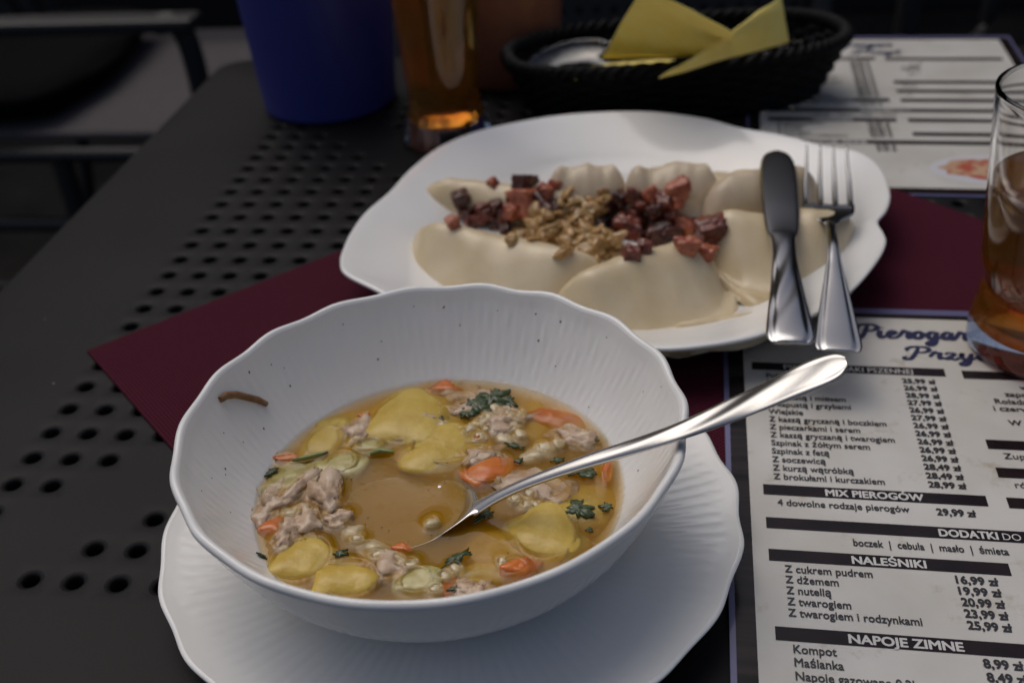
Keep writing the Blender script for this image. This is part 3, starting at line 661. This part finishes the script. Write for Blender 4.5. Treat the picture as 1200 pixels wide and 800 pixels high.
# parsley: crinkled lobed leaves lying on the broth
def leaf(name, u, v, size, rot, m, label, seed, lobesn=5, narrow=1.0, group='parsley leaves in the soup', z=None, host=None):
    p, nrm = (sp_(u, v), Vector((0,0,1))) if host is None else hit(u, v, host)
    s = size/mean_px(p); rng = random.Random(seed); V = [(0,0,0)]; F = []; n = 72
    for ring in (.35, .7, 1):
        for k in range(n):
            th = 2*PI*k/n
            rr = (.42+.58*abs(math.cos(lobesn*th/2+.3*math.sin(th+seed)))**.7)*(1+.16*math.sin(7*th+seed)+.10*math.sin(12*th+2*seed))*(1+.25*math.sin(th+seed*1.7))
            rr = rr if ring == 1 else .62+.25*(rr-.62)
            x, y = math.cos(th)*rr*ring*s, math.sin(th)*rr*ring*s*narrow
            zz = s*(.16*mnoise.noise(Vector((x/s*2.2+seed, y/s*2.2, seed)))+.08*mnoise.noise(Vector((x/s*6, y/s*6, seed)))-.08*ring*ring)
            V.append((x, y, zz))
    for k in range(n): F.append((0, 1+k, 1+(k+1) % n))
    for r_ in range(2):
        for k in range(n): F.append((1+r_*n+k, 1+(r_+1)*n+k, 1+(r_+1)*n+(k+1) % n, 1+r_*n+(k+1) % n))
    o = obj(name, V, F, M[m], None, True, p+nrm*(s*.09+.0006)); 
    q = nrm.to_track_quat('Z', 'Y').to_matrix().to_4x4(); o.rotation_euler = (q @ Matrix.Rotation(rot, 4, 'Z')).to_euler()
    sol = o.modifiers.new('thickness', 'SOLIDIFY'); sol.thickness = .0005
    return tag(o, label, 'parsley', group)
for i, (u, v, s_, rot, nw, lab) in enumerate([(556,474,20,.2,.9,'dark parsley clump at the left of the leaf cluster'),(578,465,22,1.1,.8,'dark parsley clump in the middle of the leaf cluster'),(594,470,14,2.2,.8,'dark parsley frond at the right of the leaf cluster'),(548,486,12,.7,.8,'small parsley bit under the leaf cluster'),
    (676,596,17,.6,1,'lobed parsley leaf beside the rounded potato'),(712,594,8,.1,1,'little parsley leaf against the wall near the lobed leaf'),(682,556,22,-.15,.45,'dark parsley strip behind the spoon handle'),(692,516,9,.4,.8,'parsley tuft at the wall behind the meat strip'),
    (513,491,9,.2,.6,'tiny parsley bit on the big potato'),(540,652,21,.75,.38,'dark green leaf strip near the spoon bowl'),(568,605,16,.9,.6,'dark leaf just below the spoon neck'),(398,649,9,.3,.8,'small dark leaf between two yellow potatoes'),(318,553,9,1.2,.7,'green leaf bit at the wall near thin carrot strip'),
    (606,524,14,-.3,.3,'thin dark herb sliver above the spoon handle'),(607,541,6,0,.8,'small herb bit right of the big carrot chunk'),(522,524,4,0,.8,'herb crumb on the long potato'),(536,690,9,.2,.6,'dark leaf bit at the front wall'),(655,540,8,.3,.6,'herb bit touching the spoon handle from behind'),(690,622,5,.2,.8,'herb crumb right of the rounded potato')]):
    leaf('parsley_leaf', u, v, s_, rot, 'parsley', lab, i+3, 3 if i % 2 == 0 else 5, nw)
M['stem'] = mat('parsley_stem', (.16,.20,.04), .35, coat=.4)
st = tubeobj('herb_sprig', [sp_(434,534)+Vector((0,0,.0008)), sp_(446,531)+Vector((0,0,.0016)), sp_(462,531)+Vector((0,0,.0008))], [.0006,.0011,.0007], M['stem'], None, 8)
tag(st, 'light green herb stem floating left of the long potato', 'herb sprig', 'herb stems in the soup')
st = tubeobj('herb_sprig', [sp_(343,541)+Vector((0,0,.0008)), sp_(357,540)+Vector((0,0,.0016)), sp_(375,534)+Vector((0,0,.0008)), sp_(384,530)+Vector((0,0,.0004))], [.0006,.001,.0009,.0006], M['stem'], None, 8)
tag(st, 'olive green herb stem curving out from the thin carrot strip', 'herb sprig', 'herb stems in the soup')
# broth: a clear skin over a murky amber volume
m = M['broth'] = bpy.data.materials.new('broth'); m.use_nodes = True; t = m.node_tree; t.nodes.clear()
out = nd(m, 'ShaderNodeOutputMaterial')
tr = nd(m, 'ShaderNodeBsdfTransparent'); gl = nd(m, 'ShaderNodeBsdfGlossy', Roughness=.02); fr = nd(m, 'ShaderNodeFresnel', IOR=1.36)
m2 = nd(m, 'ShaderNodeMixShader'); ln(m, fr.outputs[0], m2.inputs['Fac']); ln(m, tr.outputs[0], m2.inputs[1]); ln(m, gl.outputs[0], m2.inputs[2]); ln(m, m2.outputs[0], out.inputs['Surface'])
tcn = nd(m, 'ShaderNodeTexCoord'); vo = nd(m, 'ShaderNodeTexVoronoi', Scale=330.0); ln(m, tcn.outputs['Object'], vo.inputs['Vector'])
mr = nd(m, 'ShaderNodeMapRange'); mr.inputs['From Min'].default_value = .32; mr.inputs['From Max'].default_value = .12; ln(m, vo.outputs['Distance'], mr.inputs['Value'])
bp = nd(m, 'ShaderNodeBump', Strength=.1, Distance=.0003); ln(m, mr.outputs[0], bp.inputs['Height']); ln(m, bp.outputs['Normal'], gl.inputs['Normal']); ln(m, bp.outputs['Normal'], fr.inputs['Normal'])
va = nd(m, 'ShaderNodeVolumeAbsorption'); va.inputs['Color'].default_value = (.86,.60,.02,1); va.inputs['Density'].default_value = 215
vs = nd(m, 'ShaderNodeVolumeScatter'); vs.inputs['Color'].default_value = (.90,.62,.03,1); vs.inputs['Density'].default_value = 190
ad = nd(m, 'ShaderNodeAddShader'); ln(m, va.outputs[0], ad.inputs[0]); ln(m, vs.outputs[0], ad.inputs[1]); ln(m, ad.outputs[0], out.inputs['Volume'])
nr, na = 130, 300
rr = SR*1.006*np.linspace(0.004, 1, nr)**.85; th = np.linspace(0, 2*PI, na, endpoint=False)
X = np.outer(np.cos(th), rr); Y = np.outer(np.sin(th), rr); Zs = np.zeros_like(X)
for (x, y, a, b_, ro, lift) in PIECES:
    if lift < .45: continue
    dx, dy = X+BC.x-x, Y+BC.y-y; cr, sr = math.cos(-ro), math.sin(-ro)
    qx, qy = (dx*cr-dy*sr)/a, (dx*sr+dy*cr)/b_; d = (np.sqrt(qx**2+qy**2)-1)*min(a, b_)
    Zs = np.maximum(Zs, .0014*np.exp(-np.abs(d)/.0012))
dw = SR-np.sqrt(X**2+Y**2); Zs = np.maximum(Zs, .0005*np.exp(-np.maximum(dw, 0)/.0010))
# closed body: skin on top, then the inside of the bowl down to its centre
inn = [(r, z+ZB-ZS) for r, z in BOWL_INNER if z+ZB < ZS][::-1]
X2 = np.outer(np.cos(th), [r+.0003 for r, z in inn]); Y2 = np.outer(np.sin(th), [r+.0003 for r, z in inn]); Z2_ = np.outer(np.ones(na), [z-.0003 for r, z in inn])
X = np.concatenate([X, X2], 1); Y = np.concatenate([Y, Y2], 1); Zs = np.concatenate([Zs, Z2_], 1)
V = np.stack([X, Y, Zs], -1).reshape(-1, 3)
broth = obj('soup_broth', V, gridfaces(na, nr+len(inn), cu=True), M['broth'], None, True, BC+Vector((0,0,ZS)))
bm = bmesh.new(); bm.from_mesh(broth.data); bmesh.ops.recalc_face_normals(bm, faces=bm.faces); bm.to_mesh(broth.data); bm.free()
tag(broth, 'murky golden brown broth filling the white bowl', 'soup')
# crumbs on the bowl wall and floating pepper
bvb = bvh_of([bowl])
pts = [hit(u, v, bvb)[0] for u, v in ((256,468),(263,463),(275,462),(288,465),(300,468),(311,473))]
sh = tubeobj('onion_shred', [p+(Vector((BC.x, BC.y, .06))-p).normalized()*.0008 for p in pts], [.0013,.0016,.0015,.0014,.0014,.0011], M['shred'] if 'shred' in M else mat('brown_shred', (.26,.15,.07), .5, col2=(.18,.09,.04), nscale=200), None, 8)
tag(sh, 'curved brown onion shred stuck to the inside wall of the bowl', 'onion shred')
V = []; F = []
def speck(p, n, s):
    o0 = len(V); a = n.orthogonal().normalized(); b_ = n.cross(a)
    for k in range(6): V.append(p+(a*math.cos(k*PI/3)+b_*math.sin(k*PI/3)*.7)*s*random.uniform(.7,1.3)+n*.0001)
    V.append(p+n*s*.7)
    for k in range(6): F.append((o0+k, o0+(k+1) % 6, o0+6))
for (u, v, s_) in [(292,436,2.2),(340,452,1.8),(318,427,1.4),(402,380,1.4),(447,400,1.3),(443,421,1.8),(485,359,1.2),(520,360,2),(539,381,1.5),(309,502,1.8),(285,518,1.4),(262,507,1.4),(264,549,2),(264,556,1.6),(628,368,1.8),(657,377,2),(631,399,2.4),(651,429,1.4),(711,395,1.4),(775,453,1.3),(754,459,1.2),(690,477,1.2),(583,364,1.1),(305,466,1.2),(248,560,1.2),(270,600,1.3),(748,551,1.6),(236,575,1.2),(333,431,1.0)]:
    p, n = hit(u, v, bvb)
    if p is not None: speck(p, n if n.dot(CAM-p) > 0 else -n, s_*.00028)
for k in range(95):
    a = random.uniform(0, 2*PI); r_ = SR*.93*math.sqrt(random.random()); speck(Vector((BC.x+r_*math.cos(a), BC.y+r_*math.sin(a), ZS+.0004)), Vector((0,0,1)), random.uniform(.00018,.00045))
pep = obj('pepper_specks', V, F, M['pepper'], None, False); tag(pep, 'fine black pepper specks floating on the soup and stuck to the bowl', 'pepper', kind='stuff')
hb = leaf('parsley_leaf', 305, 651, 7, 1.2, 'parsley', 'green herb flake stuck on the bowl wall above the bright potato', 77, 5, .7, host=bvb)

# ------------------------------------------------------------------ cutlery
def sweep(path, section, n_across, closed_tip=True):
    """path: list of (centre, side vector, up vector, halfwidth, thickness, dish); returns vertices grid rows of 2*n_across"""
    rows = []
    for k, (c, s, u, hw, th, dish) in enumerate(path):
        row = []
        for q in range(n_across):
            a = -1+2*q/(n_across-1); row.append(c+s*(a*hw)+u*(section(k, a)+dish*(a*a)+th*.5*math.sqrt(max(0, 1-a*a*.96))))
        for q in range(n_across-1, -1, -1):
            a = -1+2*q/(n_across-1); row.append(c+s*(a*hw)+u*(section(k, a)*.0+dish*(a*a)-th*.5*math.sqrt(max(0, 1-a*a*.96))))
        rows.append(row)
    return rows
def rows_obj(name, rows, m, parent, cap0=True, cap1=True):
    n = len(rows[0]); V = [v for r in rows for v in r]; F = [f[::-1] for f in gridfaces(len(rows), n, cv=True)]
    if cap0: F.append(tuple(range(n)))
    if cap1: F.append(tuple(range((len(rows)-1)*n, len(rows)*n))[::-1])
    o = obj(name, V, F, m, parent)
    bm = bmesh.new(); bm.from_mesh(o.data); bmesh.ops.recalc_face_normals(bm, faces=bm.faces); bm.to_mesh(o.data); bm.free()
    return o
def frame_path(ctrl, n, upref=Vector((0,0,1)), tiltfn=None):
    """ctrl: list of (x,y,z,halfwidth,thickness,dish)"""
    C = catmull(ctrl, n); out = []
    for k in range(n):
        t = Vector(C[min(n-1, k+1)][:3])-Vector(C[max(0, k-1)][:3]); t.normalize()
        s = t.cross(upref).normalized(); u = s.cross(t).normalized()
        out.append((Vector(C[k][:3]), s, u, max(.0002, C[k][3]), max(.0003, C[k][4]), C[k][5]))
    return out
# spoon
spoon = tag(empty('soup_spoon', at(548,605,ZS)), 'steel soup spoon with swirl grooved handle leaning out of the bowl over its rim', 'spoon')
SO = spoon.location.copy()
nk = at(556,596,.0335); rmp = at(797,500,.0705); en = at(992,428,.0985)
hc = []
for f_, hw, th, dz in ((0,.0036,.0028,0),(.08,.0026,.0030,.0018),(.18,.0025,.0030,.0026),(.32,.0030,.0030,.0020),(.5,.0037,.0028,.0),(.66,.0048,.0026,-.0006),(.8,.0060,.0024,.0004),(.92,.0067,.0022,.0012),(.975,.0057,.0021,.0013),(1.0,.0022,.0018,.0013)):
    g = f_*1.0; p = nk.lerp(en, g); lin = nk.z+(en.z-nk.z)*g
    hc.append((p.x, p.y, p.z+dz, hw, th, 0))
hp = frame_path([( *(Vector(c[:3])-SO), *c[3:]) for c in hc], 150, Vector((-.05,-.12,1)).normalized())
def groove(k, a):
    t = k/149
    w_ = math.exp(-((t-.60)/.17)**2)
    g = .00024*w_*math.sin((a*1.9+(t-.6)*15)*2.2)
    rimy = .00035*(1/(1+math.exp(-(t-.72)*40)))*(1/(1+math.exp(-(abs(a)-.72)*30)))
    return g+rimy
rows_obj('handle', sweep(hp, groove, 21), M['steel2'], spoon)
d2 = (at(548,600,ZS)-at(420,575,ZS)); d2.z = 0; d2.normalize()
bc = []
for f_, hw, ez, dish in ((-.05,.0032,.0046,0),(0,.0046,.0040,.0002),(.04,.0085,.0034,.0012),(.09,.0125,.0020,.0028),(.15,.0160,.0000,.0046),(.28,.0195,-.0024,.0060),(.45,.0210,-.0040,.0062),(.65,.0198,-.0048,.0058),(.82,.0158,-.0050,.0046),(.94,.0092,-.0050,.0028),(1.0,.0020,-.0050,.0002)):
    p = nk-d2*(f_*.056); bc.append((p.x-SO.x, p.y-SO.y, ZS+ez-dish-SO.z, hw, .0016, dish))
rows_obj('spoon_bowl', sweep(frame_path(bc, 60), lambda k, a: 0, 25), M['steel2'], spoon)

# knife and fork across the plate
bv3 = bvh_of([plate]+D)
def lay(u, v, z): return at(u, v, z)
knife = empty('table_knife', at(917,280,.034)); tag(knife, 'steel butter knife with round tip resting across dumplings and plate rim', 'knife')
KO = knife.location.copy()
k0 = at(910,177,.0405); k1 = at(927,402,.0290); kd = (k1-k0)
def kp(f_, hw, th, dz=0, side=0):
    p = k0+kd*f_+Vector((0,0,dz)); sd = kd.cross(Vector((0,0,1))).normalized(); p = p+sd*side; return (p.x-KO.x, p.y-KO.y, p.z-KO.z, hw, th, 0)
blade = frame_path([kp(0,.0022,.0008),kp(.02,.0062,.0010),kp(.07,.0090,.0012),(kp(.16,.0100,.0014)),kp(.30,.0098,.0016),kp(.42,.0090,.0018),kp(.49,.0078,.0024),kp(.515,.0066,.0034)], 60)
rows_obj('blade', sweep(blade, lambda k, a: 0, 15), M['steel'], knife)
hnd = frame_path([kp(.505,.0070,.0046),kp(.54,.0062,.0050),kp(.62,.0062,.0052),kp(.74,.0074,.0054),kp(.86,.0094,.0056),kp(.95,.0108,.0054),kp(.985,.0104,.0048),kp(1.0,.0088,.0034)], 90)
def kg(k, a):
    t = k/89; w_ = math.exp(-((t-.45)/.18)**2)
    rim = -.0005*math.exp(-((abs(a)-.74)/.10)**2)*(1/(1+math.exp(-(t-.35)*30)))
    return .0003*w_*math.sin((a*1.6-(t-.45)*9)*3)+rim
rows_obj('handle', sweep(hnd, kg, 25), M['steel'], knife)
fork = empty('table_fork', at(968,262,.034)); tag(fork, 'steel four tined fork lying beside the butter knife on the plate', 'fork')
FO = fork.location.copy()
f0 = at(967,188,.036); f1 = at(983,411,.0285); fd = (f1-f0)
def fp(f_, hw, th, dz=0, dish=0):
    p = f0+fd*f_+Vector((0,0,dz)); return (p.x-FO.x, p.y-FO.y, p.z-FO.z, hw, th, dish)
fh = frame_path([fp(.40,.0026,.0026,.001),fp(.47,.0024,.0030,.0042),fp(.56,.0026,.0030,.0058),fp(.66,.0040,.0028,.0042),fp(.78,.0066,.0026,.0022),fp(.90,.0090,.0025,.0008),fp(.975,.0102,.0024,.0002),fp(1.0,.0092,.0018,0)], 90)
rows_obj('handle', sweep(fh, lambda k, a: -.0006*math.exp(-((abs(a)-.76)/.09)**2)*(1 if k > 30 else k/30), 21), M['steel'], fork)
hd = frame_path([fp(.28,.0134,.0018,-.0010,.0012),fp(.31,.0134,.0020,-.0012,.0012),fp(.345,.0118,.0022,-.0010,.0012),fp(.38,.0062,.0024,-.0002,.0006),fp(.41,.0030,.0026,.0012,0)], 24)
rows_obj('fork_head', sweep(hd, lambda k, a: 0, 17), M['steel'], fork)
sd = fd.cross(Vector((0,0,1))).normalized()
for k in range(4):
    off = sd*((k-1.5)*.0078); off2 = sd*((k-1.5)*.0074)
    pts = [Vector(fp(f_, 0, 0, dz)[:3])+(off if f_ > .1 else off2) for f_, dz in ((.29,-.0008),(.24,-.0004),(.16,.0018),(.08,.0050),(.0,.0088))]
    tubeobj('tine', catmull(pts, 16), [.0017]*4+[.0017-.0011*q/11 for q in range(12)], M['steel'], fork, 8)

# ------------------------------------------------------------------ glasses, cup, jar
def shell(name, outer, inner, m, parent, seg=96, fn=None):
    """outer from foot up to the lip, then inner from lip down to the centre"""
    return lathe(name, outer+inner, m, parent, seg, fn)
gx = Vector((.4650, .1000, .0030))
glass = tag(empty('beer_glass', gx), 'pint glass with pinched waist half full of amber drink on the menu', 'glass')
go = catmull([(.0005,.0006),(.022,.0006),(.0315,.0008),(.0335,.0025),(.0342,.0065),(.0340,.014),(.0330,.022),(.0318,.029),(.0308,.0335),(.0310,.0370),(.0332,.0425),(.0345,.0475),(.0350,.053),(.0366,.070),(.0390,.095),(.0413,.118),(.0420,.1255),(.0419,.1270)], 90)
gi = catmull([(.0419,.1270),(.0411,.1276),(.0403,.1268),(.0395,.118),(.0372,.095),(.0348,.070),(.0332,.053),(.0326,.0475),(.0313,.0425),(.0291,.0370),(.0289,.0335),(.0299,.029),(.0310,.022),(.0312,.0165),(.0295,.0135),(.02,.0125),(.0005,.0122)], 80)[1:]
gl_ = shell('glass_body', [tuple(p) for p in go], [tuple(p) for p in gi], M['glass'], glass)
def fixn(o):
    bm = bmesh.new(); bm.from_mesh(o.data); bmesh.ops.remove_doubles(bm, verts=bm.verts, dist=1e-6); bmesh.ops.recalc_face_normals(bm, faces=bm.faces); bm.to_mesh(o.data); bm.free()
fixn(gl_)
def liquid(name, gi, level, loc, m, label, seg=96):
    # fills the glass: slightly overlapping its inner wall so no air gap shows
    pr = [(r+.00012, z-.00012) for r, z in gi if z < level]
    rtop = pr[0][0]
    prof = [(.0004, level), (rtop*.96, level), (rtop, level+.0006)]+pr
    o = lathe(name, prof, m, None, seg, loc=loc); fixn(o); return tag(o, label, 'drink')
liquid('amber_drink', [tuple(p) for p in gi], .086, gx, M['beer'], 'amber drink in the pint glass standing on the menu')
g2 = Vector((.1330, .3640, .0004))
glass2 = tag(empty('beer_glass', g2), 'tall footed glass of dark amber drink standing beside the blue cup', 'glass')
go = catmull([(.0005,.0006),(.026,.0006),(.0318,.0010),(.0330,.0030),(.0318,.0085),(.0285,.018),(.0258,.026),(.0250,.031),(.0252,.037),(.0268,.06),(.0292,.095),(.0320,.14),(.0332,.165),(.0331,.1662)], 80)
gi2 = catmull([(.0331,.1662),(.0324,.1668),(.0317,.1660),(.0304,.14),(.0277,.095),(.0254,.06),(.0238,.039),(.0232,.031),(.0228,.022),(.0210,.014),(.012,.0115),(.0005,.011)], 60)[1:]
def facet(r, z, th):
    k = max(0, min(1, (.030-z)/.012)); a = (th % (2*PI/12))-PI/12; f = math.cos(PI/12)/math.cos(a)
    rr = r*(1-k+k*f); return (rr*math.cos(th), rr*math.sin(th), z)
gl2 = shell('glass_body', [tuple(p) for p in go], [tuple(p) for p in gi2], M['glass'], glass2, 96, facet); fixn(gl2)
M['beer2'] = mat('dark_amber_drink', (.85,.42,.06), 0, trans=.78, ior=1.335); volume_abs(M['beer2'], (.86,.44,.05), 42)
liquid('dark_amber_drink', [tuple(p) for p in gi2], .150, g2, M['beer2'], 'dark amber drink in the tall footed glass')
# blue cup
cupc = Vector((.0265, .4395, .0003))
prof = [tuple(p) for p in catmull([(.0005,.002),(.046,.002),(.0482,.0002),(.0500,.0004),(.0512,.003),(.0520,.008),(.0560,.07),(.0610,.150),(.0632,.1505),(.0634,.153),(.0615,.1538),(.0598,.1530),(.0575,.110),(.0530,.05),(.0495,.010),(.046,.006),(.0005,.0055)], 120)]
cup = lathe('blue_cup', prof, M['blue'], None, 96, loc=cupc); fixn(cup); tag(cup, 'tall plain blue plastic cup standing near the far table corner', 'cup')
# brown jar
jc = Vector((.163, .486, .0003))
prof = [tuple(p) for p in catmull([(.0005,.002),(.030,.002),(.033,.0003),(.0365,.002),(.0400,.010),(.0430,.030),(.0440,.06),(.0425,.085),(.036,.1),(.0345,.108),(.0365,.112),(.0355,.114),(.0335,.110),(.034,.1),(.039,.085),(.041,.06),(.039,.02),(.03,.008),(.0005,.007)], 120)]
jar = lathe('ceramic_jar', prof, M['brown_jar'], None, 72, loc=jc); fixn(jar); tag(jar, 'reddish brown ceramic jar behind the tall footed glass', 'jar')

# ------------------------------------------------------------------ wicker basket with napkins
bk = Vector((.295, .4230, .0006)); brz = R(13)
basket = tag(empty('wicker_basket', bk, brz), 'oblong black wicker basket holding yellow napkins', 'basket')
BH = .046
def bo(t, k):      # outline at height share k
    a, b_ = .104+.018*k, .038+.014*k; e = 2/2.6
    c, s = math.cos(t), math.sin(t); return (math.copysign(abs(c)**e, c)*a, math.copysign(abs(s)**e, s)*b_)
nst = 44
for row in range(9):
    k = (row+.5)/9.5; pts = []
    for q in range(nst*4):
        t = 2*PI*q/(nst*4); x, y = bo(t, k); L = math.hypot(x, y); o_ = .0019*math.cos(q*PI/4*1.0+row*PI)
        pts.append((x*(1+o_/L), y*(1+o_/L), .003+k*(BH-.006)))
    tubeobj('wicker_strand', pts, .0024, M['wicker'], basket, 6, True)
for q in range(nst):
    t = 2*PI*q/nst; pts = [(*bo(t, k), .002+k*(BH-.004)) for k in (0,.33,.66,1)]
    tubeobj('stake', pts, .0015, M['wicker'], basket, 6)
for ph in (0, 2*PI/3, 4*PI/3):
    pts = []
    for q in range(240):
        t = 2*PI*q/240; x, y = bo(t, 1.02); L = math.hypot(x, y); a = q/240*2*PI*26+ph
        pts.append((x*(1+.0032*math.cos(a)/L), y*(1+.0032*math.cos(a)/L), BH+.0032*math.sin(a)))
    tubeobj('rim_braid', pts, .0027, M['wicker'], basket, 6, True)
pts = [(*bo(2*PI*q/64, 0), .0025) for q in range(64)]
obj('base', [(x*.99, y*.99, z) for x, y, z in pts]+[(0,0,.0025)], [(q, (q+1) % 64, 64) for q in range(64)], M['wicker'], basket, False)
def sheet(name, corners, m, label, cat, group=None, bulge=None, nu=24, nv=24, thick=.0006, seed=0, fold=0):
    """bilinear patch of 4 corner points with a bulge vector"""
    A, B, C_, D_ = [Vector(c) for c in corners]; V = []
    for i in range(nu):
        u = i/(nu-1)
        for j in range(nv):
            v = j/(nv-1); p = (A*(1-u)+B*u)*(1-v)+(D_*(1-u)+C_*u)*v
            if bulge: p = p+Vector(bulge)*math.sin(PI*u)*math.sin(PI*v*.9)
            p = p+Vector((0,0,1))*.0012*mnoise.noise(Vector((u*3+seed, v*3, seed)))
            V.append(p)
    c = sum(V, Vector())/len(V)
    o = obj(name, [p-c for p in V], gridfaces(nu, nv), m, None, True, c)
    s = o.modifiers.new('thickness', 'SOLIDIFY'); s.thickness = thick
    return o
GN = 'yellow paper napkins in the basket'
# points in the basket given as picture position + height above the table
n1 = sheet('napkin', [at(706,68,.048), at(850,66,.050), at(860,40,.085), at(752,-14,.110)], M['napkin'], '', '', bulge=(0,.004,.002), seed=1)
tag(n1, 'folded yellow paper napkin standing with its tip up in the basket', 'napkin', GN)
n2 = sheet('napkin', [at(772,92,.056), at(925,50,.062), at(916,-4,.090), at(856,40,.076)], M['napkin'], '', '', bulge=(0,-.006,.006), seed=2)
tag(n2, 'yellow napkin with a curled over edge leaning on the basket rim', 'napkin', GN)
n3 = sheet('napkin', [at(668,94,.036), at(786,90,.040), at(792,70,.040), at(676,79,.036)], M['napkin'], '', '', bulge=(0,0,.004), seed=3)
tag(n3, 'yellow napkin lying flat at the low end of the basket', 'napkin', GN)
dish = lathe('glass_dish', [tuple(p) for p in catmull([(.0005,.001),(.026,.001),(.040,.006),(.046,.0120),(.0472,.0128),(.0465,.0136),(.044,.0128),(.039,.0085),(.025,.0035),(.0005,.0035)], 60)], M['glass'], None, 64)
fixn(dish); dish.scale = (.8,.8,.8); dish.location = at(676,90,.028); dish.rotation_euler = (R(8), R(-6), 0); tag(dish, 'shallow clear glass dish lying on the napkin in the basket', 'dish')

# ------------------------------------------------------------------ chairs around
def tubular(name, pts, r, parent, m='chair', n=10, sm=None):
    return tubeobj(name, catmull(pts, sm or len(pts)*8) if sm != 0 else pts, r, M[m], parent, n)
def armchair(loc, rz, label, seatm='seatcloth', perforated=False, arms=True, AH=.65):
    """frame chair: local +y is the back"""
    root = tag(empty('garden_chair', loc, rz), label, 'chair', 'dark garden chairs around the table')
    W2, D2, SH, BH_ = .27, .25, .43, .86
    for s in (-1,1):
        tubular('leg', [(s*W2,-D2,0),(s*W2,-D2,.3),(s*W2,-D2,AH-.03),(s*W2,-D2+.04,AH)] if arms else [(s*W2,-D2,0),(s*W2,-D2,.2),(s*W2,-D2,SH-.02)], .016, root)
        tubular('leg', [(s*W2,D2+.06,0),(s*W2,D2,SH),(s*W2,D2+.05,AH),(s*W2,D2+.1,BH_)], .014, root)
        if arms: V, F = boxmesh(s*W2-.024, s*W2+.024, -D2-.02, D2+.05, AH-.008, AH+.012, .006); arms and obj('armrest', V, F, M['chair'], root, False)
        tubular('side_rail', [(s*W2,-D2,SH-.03),(s*W2,D2,SH-.03)], .012, root, sm=6)
        tubular('stretcher', [(s*W2,-D2,.16),(s*W2,D2+.04,.16)], .010, root, sm=6)
    tubular('front_rail', [(-W2,-D2,SH-.03),(W2,-D2,SH-.03)], .014, root, sm=6)
    tubular('top_rail', [(-W2,D2+.1,BH_),(W2,D2+.1,BH_)], .016, root, sm=6)
    V, F = boxmesh(-W2+.016, W2-.016, -D2-.01, D2, SH-.014, SH, .006); obj('seat', V, F, M[seatm], root, False)
    if perforated:
        # back panel with square rows of punched holes
        n, mrows = 22, 16; x0, x1, z0, z1 = -W2+.02, W2-.02, SH+.08, BH_-.02; V = []; F = []
        px_, pz_ = (x1-x0)/n, (z1-z0)/mrows
        for i in range(n):
            for j in range(mrows):
                cx, cz = x0+(i+.5)*px_, z0+(j+.5)*pz_; o0 = len(V); y = lambda zz: D2+.02+.08*((zz-SH)/(BH_-SH))
                for q in range(8):
                    a = PI/4*q; sx_, sz_ = math.cos(a), math.sin(a); mxx = max(abs(sx_), abs(sz_)); X_, Z_ = cx+sx_/mxx*px_/2, cz+sz_/mxx*pz_/2; V.append((X_, y(Z_), Z_))
                for q in range(8):
                    a = PI/4*q; X_, Z_ = cx+math.cos(a)*px_*.26, cz+math.sin(a)*px_*.26; V.append((X_, y(Z_), Z_))
                for q in range(8): F.append((o0+q, o0+(q+1) % 8, o0+8+(q+1) % 8, o0+8+q))
        o = obj('back_panel', V, F, M['chair'], root, False); sol = o.modifiers.new('thickness', 'SOLIDIFY'); sol.thickness = .004
    else:
        for k in range(7):
            x = -W2+.07+k*(2*W2-.14)/6; tubular('back_slat', [(x,D2+.005,SH+.03),(x,D2+.05,AH),(x,D2+.1,BH_-.01)], .010, root)
    return root
ch = armchair((-.635, 1.38, G), R(90), 'dark metal armchair with grey textile seat standing beyond the left table edge', 'seatcloth', AH=.60)
for s_ in (-1,): tubular('leg', [(s_*.27,.0,0),(s_*.27,.0,.2),(s_*.27,.0,.40)], .016, ch); tubular('stretcher', [(s_*.27,.0,.28),(s_*.27,.28,.28)], .013, ch, sm=6)
cu = lump('seat_cushion', 1, M['darkseat'], None, 5, .1, 4, (.17,.24,.035), 1.2, .5); cu.location = (-.80, 1.36, G+.465); tag(cu, 'black cushion lying on the grey chair seat', 'cushion')
armchair((.22, .74, G), R(1), 'dark chair with punched back panel behind the wicker basket', 'darkseat', True, arms=False)
armchair((.98, 1.28, G), R(-28), 'dark slatted armchair beyond the menu under the basket', 'darkseat')
